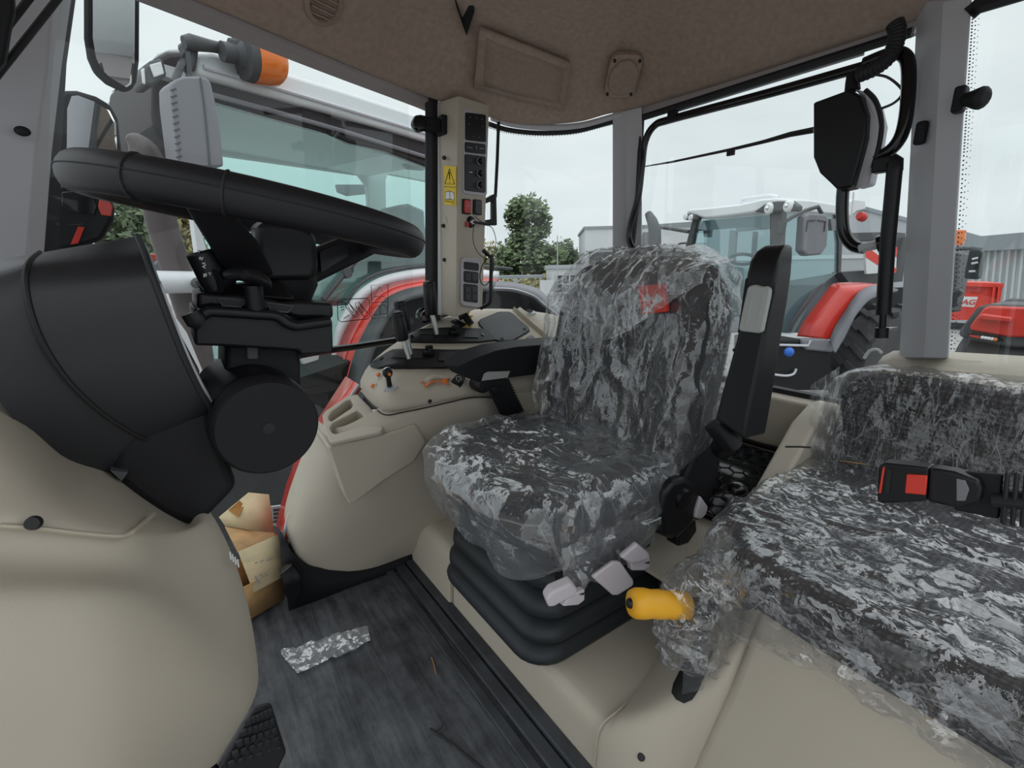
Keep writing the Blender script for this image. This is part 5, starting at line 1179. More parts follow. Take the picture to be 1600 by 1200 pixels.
build('lower_housing', MB().loft([[P(a, b, Y=1.72) for a, b in hs], [P(a, b, Y=1.80) for a, b in hs]]), M['black'], m2_, bevel=.012)
lg = [(96, 300), (120, 298), (144, 304), (152, 322), (148, 336), (110, 330), (96, 322)]
build('wide_angle_glass', MB().prism([P(a, b, Y=1.715) for a, b in lg], (0, .004, 0)), M['gloss'], m2_, bevel=.003)
build('red_patch', MB().prism([P(a, b, Y=1.714) for a, b in ((156, 308), (168, 312), (176, 322), (174, 338), (158, 336), (153, 322))], (0, .004, 0)), M['red'], m2_, bevel=.002)  # red reflection in the mirror, built as a coloured plate
build('red_strip', MB().prism([P(a, b, Y=1.714) for a, b in ((122, 354), (132, 355), (122, 380), (110, 382))], (0, .004, 0)), M['red'], m2_)  # second mirrored patch of red, also put in as colour
# cables across the left pillar
for a, b, c in (((-30, 95), (52, -10), 'upper'), ((-30, 150), (100, -14), 'lower')):
    t = tag(build('pillar_cable', MB().tube([P(*a, Y=1.22), P((a[0]+b[0])/2-3, (a[1]+b[1])/2+4, Y=1.24), P(*b, Y=1.26)], .0055, 8), M['rubber']), f'black cable across the front pillar top, {c} of the two', 'cable')
tag(build('pillar_edge', MB().prism([P(a, b, Y=1.20) for a, b in ((-40, -20), (20, -20), (21, 18), (14, 45), (6, 96), (-40, 150))], (0, .02, 0)), M['blackm'], bevel=.004), 'black trim flap at the far top left beside the pillar', 'trim flap')
# rear window equipment
wm = thing('wiper_motor', P(1320, 290, X=1.52), 'black wiper motor housing with pale edge hanging on the rear window', 'wiper motor')
cv = [(1270, 160), (1327, 139), (1345, 150), (1354, 180), (1352, 215), (1343, 250), (1331, 292), (1308, 297), (1295, 284), (1280, 270), (1270, 245)]
build('housing', MB().prism([P(a, b, X=1.46) for a, b in cv], (.06, 0, 0)), M['black'], wm, bevel=.006)
sb_ = [(1333, 138), (1352, 143), (1370, 165), (1377, 195), (1372, 225), (1362, 265), (1357, 288), (1334, 294), (1345, 250), (1354, 215), (1356, 180), (1347, 152)]
build('pale_cover', MB().prism([P(a, b, X=1.485) for a, b in sb_], (.05, 0, 0)), M['pillar'], wm, bevel=.006)
build('rubber_edge', MB().tube(smoothpath([P(a, b, X=1.49) for a, b in ((1352, 141), (1368, 158), (1377, 190), (1374, 225), (1364, 262))], 4), .006, 8), M['rubber'], wm)
build('bracket', MB().tube([P(1332, 142, X=1.49), P(1332, 128, X=1.49), P(1333, 114, X=1.49)], [.018, .016, .014], 10), M['blackm'], wm)
hp_ = [(1398, 36), (1402, 50), (1398, 72), (1386, 92), (1365, 108), (1340, 118)]
hz_ = smoothpath([P(a, b, X=1.475) for a, b in hp_], 8)
build('ribbed_hose', MB().tube(hz_, [.017+.002*(i % 2) for i in range(len(hz_))], 10), M['rubber'], wm)
build('thin_cable', MB().tube(smoothpath([P(a, b, X=1.51) for a, b in ((1355, 116), (1385, 120), (1408, 138), (1408, 150), (1395, 162), (1376, 170))], 5), .0032, 6), M['darkg'], wm)
wp_ = thing('window_wiper', P(1270, 206, X=1.60), 'thin black wiper arm lying across the rear window', 'wiper')
build('arm', MB().tube([P(a, b, X=1.60) for a, b in ((1272, 203), (1235, 210), (1195, 221), (1150, 232))], [.009, .008, .006, .005], 6), M['black'], wp_)
build('blade', MB().tube([P(a, b, X=1.61) for a, b in ((1226, 212), (1140, 234), (1050, 253), (1008, 260))], [.003, .005, .004, .002], 6), M['ink'], wp_)
build('clip', MB().box(P(1142, 238, X=1.60), (.01, .025, .02)), M['blackm'], wp_)
gs = thing('gas_strut', P(1378, 520, X=1.46), 'black gas strut standing beside the rear left pillar', 'gas strut')
build('cylinder', MB().tube([P(1398, 262, X=1.46), P(1387, 380, X=1.46), P(1380, 492, X=1.46)], .0165, 12), M['black'], gs)
build('rod', MB().tube([P(1380, 488, X=1.46), P(1378, 522, X=1.46)], .008, 10), M['black'], gs)
build('lower_joint', MB().tube([P(1378, 512, X=1.455), P(1377, 528, X=1.455)], .015, 10), M['black'], gs)
build('upper_joint', MB().tube([P(1398, 268, X=1.46), P(1399, 254, X=1.46), P(1392, 251, X=1.46)], .017, 10), M['black'], gs)
build('mount', MB().box(P(1380, 258, X=1.48), (.03, .04, .035)), M['black'], gs, bevel=.004)
build('pin', MB().tube([P(1382, 514, X=1.46), P(1402, 513, X=1.48)], .004, 8), M['steel'], gs)
cbl = tag(build('white_cable', MB().tube(smoothpath([P(a, b, X=1.5) for a, b in ((1350, 560), (1358, 549), (1370, 546), (1378, 552))], 5), .004, 6), M['paper']), 'thin white cable loop at the end of the rear shelf', 'cable')

# ================================================================== NEIGHBOURING TRACTOR (parked alongside)
NO, ND = Vector((.30, 3.40, 0)), Vector((.956, .292, 0)); NE = Vector((-.292, .956, 0))
def N(px, w_=0.0):
    o = NO+NE*w_
    return [PV(a, b, (o.x, o.y), (ND.x, ND.y)) for a, b in px]
nb = thing('tractor', NO+Vector((1.0, 0, GZ)), 'red tractor with pale roof parked alongside, seen through the right door', 'tractor')
def npr(name, px, w_, dep, m, parent=None, **k): return build(name, MB().prism(N(px, w_), NE*dep), m, parent or nb, **k)
npr('roof', [(303, 92), (312, 82), (330, 79), (420, 104), (540, 141), (700, 194), (744, 214), (748, 244), (668, 220), (540, 182), (420, 148), (322, 120), (306, 116)], 0, 1.75, M['roofg'], bevel=.03, seg=3)
build('roof_groove', MB().tube(N([(318, 104), (330, 108), (420, 134), (540, 170), (668, 209)], -.012), .012, 6), M['pillar'], nb)
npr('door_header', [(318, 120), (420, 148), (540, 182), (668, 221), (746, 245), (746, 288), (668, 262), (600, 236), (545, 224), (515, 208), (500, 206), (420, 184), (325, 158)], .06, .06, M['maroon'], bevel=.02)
build('header_ridge', MB().tube(N([(322, 146), (420, 172), (540, 206), (668, 246), (744, 270)], .04), .016, 8), M['midg'], nb)
cz = N([(420, 165)], .1)[0].z
ce = [N([(330, 150)], .12)[0], N([(790, 285)], .12)[0]]
zc = ce[0].z+.04
cpl = [Vector((p.x, p.y, zc)) for p in (NO+ND*-.15+NE*.12, NO+ND*1.75+NE*.12, NO+ND*1.75+NE*1.72, NO+ND*-.15+NE*1.72)]
build('headliner', MB().prism(cpl, (0, 0, .06)), M['teal'], nb)
npr('side_glass', [(322, 156), (420, 184), (500, 206), (545, 224), (600, 236), (668, 262), (742, 287), (742, 420), (680, 417), (625, 422), (590, 432), (560, 452), (545, 475), (528, 520), (508, 600), (340, 600), (318, 480), (300, 300)], .05, .012, M['glasst'])
# far side of the cab: header, posts, belt line
npr('far_frame', [(330, 190), (560, 235), (742, 280), (742, 310), (668, 284), (606, 272), (603, 282), (604, 350), (606, 420), (580, 420), (576, 312), (574, 290), (562, 274), (345, 243)], 1.66, .06, M['teal'], bevel=.01)
npr('far_belt', [(480, 395), (576, 372), (690, 352), (690, 470), (480, 480)], 1.66, .06, M['darkg'])
npr('cab_mirror', [(630, 243), (664, 244), (664, 266), (640, 264), (632, 256)], .8, .06, M['midg'], bevel=.01)
npr('far_mirror', [(527, 288), (574, 288), (574, 303), (545, 306), (530, 300)], 2.1, .06, M['midg'], bevel=.01)
npr('seat_back', [(610, 325), (640, 318), (664, 328), (668, 400), (610, 400)], .95, .2, M['midg'], bevel=.03)
npr('seat_base', [(505, 415), (560, 395), (640, 400), (640, 470), (505, 470)], .7, .5, M['teal'], bevel=.04)
npr('dash_hood', [(560, 390), (600, 376), (668, 372), (668, 414), (560, 414)], .5, .4, M['darkg'], bevel=.03)
build('wiper_arm', MB().tube(N([(505, 468), (540, 425), (560, 402), (575, 388)], .03), .022, 8), M['darkg'], nb)
build('wiper_pivot', MB().lathe([(.001, -.02), (.035, -.02), (.04, .02)], N([(542, 427)], .02)[0], NE, 16), M['darkg'], nb)
build('door_edge', MB().tube(smoothpath(N([(540, 474), (556, 450), (578, 433), (612, 422), (668, 415), (730, 414), (800, 420)], .02), 4), .014, 8), M['darkg'], nb)
# fender arch: white frame, red skin, grey extension
c0 = [(506, 620), (514, 590), (519, 545), (526, 510), (545, 475), (562, 453), (592, 434), (628, 424), (670, 419), (720, 418), (780, 424)]
c1 = [(510, 640), (519, 590), (528, 545), (544, 507), (566, 474), (584, 455), (610, 442), (640, 436), (672, 432), (720, 431), (780, 436)]
c2 = [(530, 640), (543, 590), (556, 545), (575, 506), (592, 478), (606, 464), (624, 455), (645, 449), (672, 445), (720, 440), (775, 439)]
c3 = [(560, 640), (565, 600), (575, 560), (594, 510), (612, 482), (624, 470), (640, 463), (655, 459), (675, 456), (720, 451), (772, 450)]
def arch(name, ca, cb, wa, wb, m, sol=.03): return build(name, MB().grid([smoothpath(N(ca, wa), 4), smoothpath(N(cb, wb), 4)]), m, nb, solid=sol)
arch('white_frame', c0, c1, -.01, -.04, M['white']); arch('red_fender', c1, c2, -.05, -.32, M['red'])
build('red_crease', MB().tube(smoothpath(N([((a+c*1.2)/2.2, (b+d*1.2)/2.2) for (a, b), (c, d) in zip(c1, c2)], -.21), 4), .010, 6), M['red'], nb)
arch('fender_edge', c2, c3, -.33, -.50, M['darkg'])
c4 = [(775, 439), (800, 441), (822, 445), (842, 452), (858, 466), (890, 493), (930, 530)]; c5 = [(772, 450), (798, 451), (816, 455), (836, 463), (850, 475), (878, 497), (915, 530)]
arch('rear_extension', c4, c5, -.40, -.50, M['midg'])
build('extension_bead', MB().tube(smoothpath(N(c5, -.51), 4), .006, 6), M['pillar'], nb)
npr('wheel_guard', c3[:-1]+c5+[(900, 640), (600, 640)], -.30, .2, M['blackm'])
# front of the roof: overhang, work lamps, beacon, mirror
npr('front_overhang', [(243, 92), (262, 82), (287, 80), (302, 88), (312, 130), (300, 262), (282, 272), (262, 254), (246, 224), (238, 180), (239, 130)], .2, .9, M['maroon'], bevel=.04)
npr('roof_cap', [(236, 96), (246, 82), (262, 75), (285, 73), (300, 78), (290, 84), (262, 84)], .25, .8, M['roofg'], bevel=.02)
wl_ = npr('work_lamp', [(225, 102), (236, 94), (250, 91), (256, 92), (262, 118), (240, 134), (226, 134), (220, 118)], .0, .18, M['darkg'], bevel=.02)
npr('lamp_lens', [(234, 101), (252, 96), (257, 115), (241, 121)], -.012, .012, M['lamp'], wl_, bevel=.004)
npr('side_lens', [(221, 108), (226, 106), (228, 132), (223, 130)], -.012, .012, M['lamp'], wl_, bevel=.004)
npr('lower_lamp', [(237, 192), (248, 196), (262, 212), (285, 226), (282, 240), (262, 226), (248, 214)], .1, .3, M['blackm'], bevel=.02)
ba = build('beacon_arm', MB().tube(N([(287, 66), (298, 66), (330, 72), (362, 79), (378, 83)], -.05), [.03, .04, .03, .028, .03], 10), M['darkg'], nb)
npr('arm_foot', [(284, 62), (306, 62), (312, 80), (308, 110), (296, 110), (292, 82)], -.03, .1, M['darkg'], bevel=.02)
build('arm_knob', MB().box(N([(366, 72)], -.1)[0], (.07, .07, .06)), M['darkg'], nb, bevel=.015)
bo_ = N([(376, 86)], -.1)[0]; b1_ = N([(437, 98)], -.1)[0]; bax = (b1_-bo_).normalized(); bl = (b1_-bo_).length
bcn = build('beacon_base', MB().lathe([(.05, -.10), (.05, -.03), (.075, .0), (.125, bl*.03), (.13, bl*.22)], bo_, bax, 24), M['darkg'], nb)
build('beacon_lens', MB().lathe([(.132, bl*.22), (.132, bl*.6), (.126, bl*.85), (.105, bl*.98), (.001, bl*1.0)], bo_, bax, 28), M['orangel'], bcn)
mh = [(267, 131), (274, 124), (287, 119), (314, 119), (324, 122), (330, 129), (337, 160), (345, 205), (350, 260), (280, 262), (274, 210), (268, 160)]
mr_ = npr('mirror_housing', mh, -.55, .16, M['midg'], bevel=.035, seg=3)
for k in range(11):
    build('rib', MB().tube(N([(266+k*.9, 141+k*10.5), (275+k*.9, 138+k*10.5)], -.552), .0035, 5), M['darkg'], mr_)
build('housing_seam', MB().tube(N([(313, 121), (319, 160), (324, 210), (328, 258)], -.553), .004, 6), M['darkg'], mr_)
build('mirror_arm', MB().tube(N([(272, 128), (284, 100), (292, 82), (296, 124)], -.3), .016, 8), M['darkg'], mr_)
# exhaust, handrail, frame, hood
build('exhaust_pipe', MB().tube(smoothpath(N([(322, 700), (316, 600), (303, 510), (277, 425), (252, 345), (240, 280), (226, 240), (212, 222), (198, 213)], -.25), 4), [.068]*17+[.066]*8+[.062, .058, .052, .046, .04, .03, .02, .012], 16), M['exhaust'], nb)
build('hand_rail', MB().tube(N([(205, 441), (260, 441), (316, 441)], -.35), .055, 12), M['white'], nb)
build('upper_rail', MB().tube(N([(262, 425), (316, 426)], -.2), .018, 8), M['white'], nb)
build('rail_bolt', MB().ball(N([(309, 443)], -.42)[0], .03, 10, 6), M['darkg'], nb)
npr('sill_frame', [(234, 458), (246, 456), (292, 520), (330, 612), (318, 616), (282, 552)], -.5, .08, M['white'])
npr('door_post', [(300, 330), (306, 330), (330, 420), (312, 420)], .0, .06, M['roofg'])
npr('hood_side', [(100, 400), (225, 394), (262, 399), (250, 412), (228, 426), (215, 440), (100, 470)], .9, .8, M['red'], bevel=.04)
npr('hood_vent', [(226, 425), (250, 404), (264, 408), (264, 440), (226, 445)], .85, .1, M['midg'], bevel=.01)
npr('cab_floor', [(290, 598), (520, 585), (560, 600), (560, 700), (280, 700)], .2, 1.2, M['darkg'])
npr('chassis', [(330, 630), (560, 610), (560, 900), (330, 900)], .35, .5, M['blackm'])
build('front_tyre', MB().lathe([(.3, -.22), (.62, -.25), (.72, -.15), (.72, .15), (.62, .25), (.3, .22)], N([(392, 770)], -.1)[0], NE, 40), M['tyre'], nb)
npr('step_well', [(470, 590), (560, 560), (570, 640), (480, 690)], -.3, .4, M['blackm'])
npr('light_panel', [(472, 555), (500, 552), (497, 572), (476, 574)], -.02, .05, M['lamp'], bevel=.01)

# ================================================================== TRACTOR BEHIND (seen through the rear window)
TO = Vector((7.9, 4.25, 0)); T1 = Vector((.269, .964, 0)).normalized(); T2 = Vector((T1.y, -T1.x, 0))
tb = thing('tractor', Vector((9.0, 5.2, GZ)), 'red tractor with white roof parked behind, seen through the rear window', 'tractor')
def F(px, dx=0): o = TO+T2*dx; return [PV(a, b, (o.x, o.y), (T1.x, T1.y)) for a, b in px]
def S(px, dy=0): o = TO+T1*dy; return [PV(a, b, (o.x, o.y), (T2.x, T2.y)) for a, b in px]
def fpr(name, px, dx, dep, m, parent=None, **k): return build(name, MB().prism(F(px, dx), T2*dep), m, parent or tb, **k)
def spr(name, px, dy, dep, m, parent=None, **k): return build(name, MB().prism(S(px, dy), T1*dep), m, parent or tb, **k)
fpr('roof_front', [(1072, 332), (1076, 327), (1110, 324), (1154, 319), (1190, 311), (1212, 309), (1212, 328), (1193, 327), (1176, 332), (1140, 337), (1102, 341), (1086, 337)], -.08, .5, M['roofg'], bevel=.03)
spr('roof_side', [(1205, 310), (1220, 309), (1267, 312), (1309, 319), (1330, 326), (1330, 338), (1306, 335), (1250, 331), (1205, 329)], -.06, .6, M['roofg'], bevel=.03)
ra_, rb_ = F([(1080, 326)])[0], S([(1325, 322)])[0]
zt = F([(1200, 311)])[0].z
build('roof_top', MB().prism([TO+Vector((0, 0, zt-.14))+T2*a+T1*b for a, b in ((.02, .02), (1.7, .02), (1.7, 1.7), (.02, 1.7))], (0, 0, .10)), M['roofg'], tb, bevel=.05)
build('roof_hatch_frame', MB().tube(F([(1157, 318), (1162, 311), (1205, 306), (1216, 309)], .5), .035, 8), M['white'], tb)
build('roof_hatch_frame', MB().tube(F([(1157, 318), (1172, 313), (1194, 312), (1205, 306)], .5), .03, 8), M['white'], tb)
lh = fpr('lamp_housing', [(1178, 331), (1195, 318), (1212, 314), (1236, 314), (1246, 322), (1244, 330), (1212, 330), (1196, 333)], -.16, .12, M['darkg'], bevel=.02)
for c_ in ((1201, 325.5), (1231, 322)):
    q = F([c_], -.17)[0]; l_ = build('lamp_lens', MB().lathe([(.001, -.03), (.06, -.025), (.085, 0), (.085, .03)], q, T2, 18), M['lamp'], lh)
    build('bulb', MB().ball(q-T2*.03, .03, 8, 6), M['chrome'], lh)
lh = fpr('lamp_housing', [(1066, 338), (1072, 333), (1084, 335), (1085, 344), (1070, 344)], -.16, .12, M['darkg'], bevel=.02)
for c_ in ((1071, 339), (1079, 340)): build('lamp_lens', MB().lathe([(.001, -.02), (.05, -.015), (.06, .02)], F([c_], -.17)[0], T2, 14), M['lamp'], lh)
fpr('windscreen', [(1087, 344), (1203, 335), (1206, 500), (1040, 500), (1068, 408)], 0, .01, M['glassw'])
fpr('sun_band', [(1098, 345), (1203, 336), (1203, 352), (1090, 361)], .03, .01, M['midg'])
fpr('left_post', [(1083, 340), (1090, 340), (1074, 405), (1060, 470), (1052, 470), (1066, 405)], -.03, .1, M['darkg'])
fpr('corner_post', [(1203, 330), (1222, 330), (1219, 375), (1218, 480), (1208, 480), (1203, 378)], -.06, .1, M['darkg'])
fpr('post_bracket', [(1216, 344), (1226, 346), (1222, 366), (1214, 366)], -.12, .06, M['darkg'], bevel=.01)
spr('side_window', [(1222, 334), (1306, 336), (1312, 380), (1312, 424), (1290, 440), (1262, 480), (1240, 522), (1222, 522)], 0, .01, M['glassw'])
spr('rear_post', [(1306, 334), (1312, 334), (1316, 380), (1314, 426), (1310, 426), (1311, 380)], -.02, .08, M['darkg'])
spr('rear_lamp', [(1298, 342), (1306, 342), (1306, 360), (1300, 360)], -.05, .06, M['midg'])
for px, y_ in (([(1150, 352), (1200, 349), (1200, 358), (1150, 362)], 0), ([(1140, 360), (1150, 360), (1146, 420), (1136, 420)], 0), ([(1176, 362), (1181, 362), (1178, 412), (1173, 412)], 0)):
    fpr('far_frame', px, 1.6, .06, M['midg'])
build('cab_wheel', MB().tube([F([(1160+20*math.cos(t), 405+8*math.sin(t))], .6)[0] for t in [2*math.pi*i/20 for i in range(20)]], .03, 8, loop=True), M['darkg'], tb)
fpr('cab_seat', [(1122, 420), (1140, 411), (1155, 420), (1160, 470), (1118, 470)], 1.0, .3, M['pale'], bevel=.05)
fpr('cab_dash', [(1060, 420), (1110, 414), (1150, 418), (1150, 520), (1050, 520)], .25, .2, M['midg'], bevel=.03)
fpr('cab_mirror', [(1098, 353), (1112, 356), (1110, 371), (1099, 370)], .2, .04, M['midg'], bevel=.01)
spr('rear_wall', [(1225, 440), (1312, 425), (1312, 520), (1225, 520)], .9, .1, M['midg'])
# fender and wheel
ra1 = [(1246, 525), (1252, 510), (1260, 497), (1280, 470), (1292, 454), (1303, 443), (1330, 441), (1356, 442), (1376, 445)]
ra2 = [(1296, 530), (1301, 518), (1307, 506), (1323, 481), (1332, 468), (1341, 457), (1352, 450), (1362, 446), (1378, 446)]
ra3 = [(1303, 550), (1310, 540), (1317, 530), (1330, 500), (1340, 486), (1352, 473), (1364, 464), (1382, 458), (1404, 452)]
build('red_fender', MB().grid([smoothpath(S(ra1, -.10), 4), smoothpath(S(ra2, -.42), 4)]), M['red'], tb, solid=.05)
build('fender_extension', MB().grid([smoothpath(S(ra2, -.43), 4), smoothpath(S(ra3, -.62), 4)]), M['midg'], tb, solid=.05)
spr('wheel_well', [(1300, 545), (1312, 520), (1332, 488), (1356, 464), (1390, 450), (1440, 448), (1440, 560), (1300, 600)], .15, .05, M['blackm'])
spr('extension_foot', [(1255, 530), (1296, 530), (1308, 542), (1301, 551), (1262, 547), (1254, 540)], -.45, .2, M['midg'], bevel=.03)
wc = S([(1384, 574)], -.34)[0]
ty = MB().lathe([(.55, -.30), (.95, -.34), (1.08, -.30), (1.12, -.15), (1.12, .15), (1.08, .30), (.95, .34), (.55, .30)], wc, T1, 48)
tyre = build('rear_tyre', ty, M['tyre'], tb)
lug = None
for k in range(22):
    for sgn in (-1, 1):
        a = 2*math.pi*(k+.25*sgn)/22; ca_, sa_ = math.cos(a), math.sin(a)
        R_ = Matrix(((ca_, 0, -sa_), (0, 1, 0), (sa_, 0, ca_))).transposed()
        c_ = wc+T2*(ca_*1.135)+T1*(sgn*.16)+Vector((0, 0, sa_*1.135))
        lg_ = build('tread_lug', MB().box((0, 0, 0), (.09, .36, .09), Matrix.Rotation(sgn*.6, 3, 'X')), M['tyre'], tyre) if lug is None else lug.copy()
        if lug is None: lug = lg_; lug0 = ORG[lg_.name]
        else: COL.objects.link(lg_)
        lg_.matrix_basis = Matrix.Translation(c_-ORG[tb.name]) @ Matrix.Rotation(math.atan2(T2.y, T2.x), 4, 'Z') @ Matrix.Rotation(-a, 4, 'Y') @ (Matrix.Identity(4) if sgn < 0 else Matrix.Rotation(math.pi, 4, 'X'))
for v in lug.data.vertices: v.co += ORG[tb.name]
build('rim', MB().lathe([(.2, -.05), (.50, -.1), (.56, -.24)], wc, T1, 24), M['pillar'], tb)
mrr = spr('mirror_housing', [(1258, 337), (1266, 333), (1290, 334), (1296, 340), (1293, 384), (1284, 398), (1262, 400), (1254, 392)], -.5, .15, M['midg'], bevel=.03)
build('mirror_arm', MB().tube(S([(1218, 352), (1240, 338), (1258, 329), (1278, 323), (1284, 334)], -.4), .03, 8), M['darkg'], mrr)
for px in ([(1260, 362), (1262, 345), (1274, 344)], [(1278, 344), (1290, 346), (1288, 362)]): build('housing_line', MB().tube(S(px, -.51), .01, 6), M['darkg'], mrr)
build('exhaust_stack', MB().tube([*F([(1022, 470), (1023, 410), (1023, 360), (1019, 346), (1013, 334)], -.7)], [.13, .13, .12, .10, .07], 14), M['darkg'], tb)
fpr('left_mirror', [(1004, 362), (1012, 362), (1012, 402), (1000, 404), (1001, 372)], -.6, .1, M['midg'], bevel=.02)
build('left_mirror_arm', MB().tube(F([(1032, 355), (1052, 358), (1076, 362)], -.2), .035, 8), M['darkg'], tb)
build('grab_rail', MB().tube(smoothpath(F([(1050, 410), (1054, 390), (1062, 381), (1076, 380)], -.2), 4), .02, 8), M['darkg'], tb)
build('side_beacon', MB().lathe([(.001, .1), (.08, .09), (.09, 0), (.07, -.05)], S([(1345, 338)], .8)[0], (.8, -.3, -.3), 16), M['redl'], tb)
spr('beacon_bracket', [(1322, 318), (1335, 311), (1352, 313), (1354, 326), (1340, 330), (1326, 340)], .9, .1, M['roofg'], bevel=.02)
build('antenna', MB().tube(S([(1334, 300), (1328, 360)], .9), .015, 6), M['pillar'], tb)
spr('implement_bar', [(1318, 364), (1392, 362), (1415, 364), (1415, 376), (1318, 378)], 1.0, .2, M['darkg'], bevel=.01)
spr('implement_frame', [(1314, 425), (1400, 420), (1412, 370), (1420, 372), (1410, 440), (1330, 446)], .6, .2, M['darkg'])
wpz = spr('warning_plate', [(1352, 392), (1402, 386), (1400, 425), (1354, 428)], .45, .04, M['paper'])
for px in ([(1352, 392), (1362, 391), (1401, 420), (1400, 426), (1390, 426), (1353, 402)], [(1384, 388), (1402, 386), (1401, 402)]): build('red_stripe', MB().prism(S(px, .445), T1*.003), M['redp'], wpz)
build('blue_cap', MB().ball(S([(1233, 550)], -.6)[0], .075, 14, 10), M['blue'], tb)
spr('side_tank', [(1205, 532), (1255, 530), (1300, 552), (1300, 610), (1200, 610)], -.4, .8, M['blackm'], bevel=.03)
build('tank_bar', MB().tube(smoothpath(S([(1208, 585), (1228, 587), (1240, 584), (1244, 576)], -.45), 4), .02, 8), M['pillar'], tb)
build('tank_rail', MB().tube(S([(1218, 539), (1262, 540), (1266, 532)], -.45), .02, 8), M['pillar'], tb)

# ================================================================== TRACTOR FARTHER RIGHT (left quarter window)
QX = 4.6
tq = thing('tractor', P(1545, 560, X=QX), 'red tractor fender and mirror seen right of the rear left pillar', 'tractor')
def qpr(name, px, dx, dep, m, parent=None, **k): return build(name, MB().prism([P(a, b, X=QX+dx) for a, b in px], (dep, 0, 0)), m, parent or tq, **k)
qpr('fender_surround', [(1497, 519), (1515, 495), (1528, 479), (1546, 475), (1660, 478), (1660, 545), (1582, 543), (1515, 531), (1499, 526)], 0, .5, M['darkg'], bevel=.03)
qpr('red_fender', [(1514, 511), (1536, 481), (1546, 478), (1660, 482), (1660, 528), (1577, 527), (1517, 517)], -.03, .3, M['red'], bevel=.02)
qpr('red_grab', [(1528, 493), (1534, 490), (1582, 496), (1580, 504), (1545, 501), (1526, 499)], -.08, .08, M['red'], bevel=.012)
ls = qpr('lamp_strip', [(1512, 522), (1517, 520), (1560, 527), (1567, 533), (1540, 532), (1515, 527)], -.04, .06, M['black'])
qpr('red_patch', [(1514, 523), (1530, 525), (1530, 529), (1516, 526)], -.045, .02, M['redl'], ls)  # red lens of the lamp strip
for k in range(5): build('lamp_diode', MB().ball(P(1535+k*5, 527.2+k*.8, X=QX-.045), .012, 8, 5), M['orange'] if k == 4 else M['lamp'], ls)
mq = qpr('mirror_housing', [(1514, 392), (1518, 389), (1531, 390), (1534, 394), (1528, 434), (1524, 437), (1506, 435), (1508, 420)], -.1, .1, M['black'], bevel=.015)
build('mirror_arm', MB().tube([P(a, b, X=QX) for a, b in ((1486, 389), (1520, 388), (1534, 390))], .014, 8), M['darkg'], mq)
for px in ([(1519, 405), (1528, 403)], [(1518, 412), (1528, 410)], [(1514, 424), (1524, 424)]): build('mirror_highlight', MB().tube([P(a, b, X=QX-.105) for a, b in px], .008, 6), M['pillar'], mq)
qpr('cab_edge', [(1480, 392), (1500, 394), (1496, 436), (1491, 460), (1484, 490), (1470, 490)], .2, .3, M['darkg'], bevel=.02)
qpr('rubber_block', [(1486, 456), (1496, 451), (1503, 456), (1496, 462), (1494, 478), (1486, 482)], .0, .1, M['black'], bevel=.015)
build('beacon', MB().lathe([(.001, .07), (.05, .06), (.055, 0), (.05, -.04)], P(1493, 374, X=QX+.1), (0, 0, 1), 14), M['orangel'], tq)
build('tyre', MB().lathe([(.5, -.2), (.75, -.24), (.85, -.15), (.86, .15), (.75, .24), (.5, .2)], P(1580, 640, X=QX+.7), (.1, 1, 0), 40), M['tyre'], tq)

# ================================================================== YARD: buildings, carport, skip, trees
def far(px, dist): r = ray(*px); h = math.hypot(r.x, r.y); return EYEV+r*(dist/h)
def plane_at(cx, dist, turn=0):
    r = ray(cx, 430); a = math.atan2(r.y, r.x)-math.pi/2+turn
    o = far((cx, 430), dist); return o, Vector((math.cos(a), math.sin(a), 0))
def W(px, pl, off=0):
    o, d = pl; n = Vector((-d.y, d.x, 0)); o2 = o+n*off
    return [PV(a, b, (o2.x, o2.y), (d.x, d.y)) for a, b in px]
def wpr(name, px, pl, off, dep, m, parent, **k):
    n = Vector((-pl[1].y, pl[1].x, 0)); return build(name, MB().prism(W(px, pl, off), n*dep), m, parent, **k)
pl1 = plane_at(890, 30, .15)
gate = thing('gatehouse', W([(890, 490)], pl1)[0], 'low white gatehouse with gridded window beyond the yard', 'building')
wpr('wall', [(864, 418), (960, 418), (960, 486), (864, 478)], pl1, 0, 4, M['bldw'], gate)
wpr('roof_edge', [(862, 414), (962, 413), (962, 419), (862, 420)], pl1, -.12, 4.2, M['bldg'], gate)
wf = wpr('window', [(868, 429), (913, 428), (913, 473), (868, 470)], pl1, -.05, .08, M['pane'], gate)
for k in range(5): wpr('window_bar', [(868+k*10.7, 429), (869.6+k*10.7, 429), (869.6+k*10.7, 472), (868+k*10.7, 471)], pl1, -.10, .06, M['bldw'], wf)
for k in range(4): wpr('window_bar', [(868, 428.5+k*14), (913, 428+k*14.4), (913, 430+k*14.4), (868, 430.5+k*14)], pl1, -.10, .06, M['bldw'], wf)
wl1 = wpr('garden_wall', [(844, 438), (866, 438), (866, 478), (844, 476)], plane_at(855, 29), 0, .3, M['bldw'], None); tag(wl1, 'short white wall stub left of the gatehouse', 'wall')
pl2 = plane_at(940, 36, .1)
hall = thing('office_block', W([(960, 480)], pl2)[0], 'pale grey office block with recessed upper window behind rear pillar', 'building')
wpr('upper_wall', [(914, 357), (1100, 352), (1100, 392), (914, 394)], pl2, 0, 8, M['bldw'], hall)
wpr('lower_wall', [(914, 394), (1100, 392), (1100, 490), (914, 486)], pl2, .6, 7, M['bldg'], hall)
wpr('corner_post', [(914, 392), (920, 392), (920, 486), (914, 486)], pl2, 0, .5, M['bldw'], hall)
for k in range(3): wpr('window', [(922+k*14, 398), (934+k*14, 398), (934+k*14, 424), (922+k*14, 424)], pl2, .5, .12, M['pane'], hall)
wpr('roof_edge', [(912, 354), (1102, 349), (1102, 353), (912, 358)], pl2, -.1, 8.2, M['bldd'], hall)
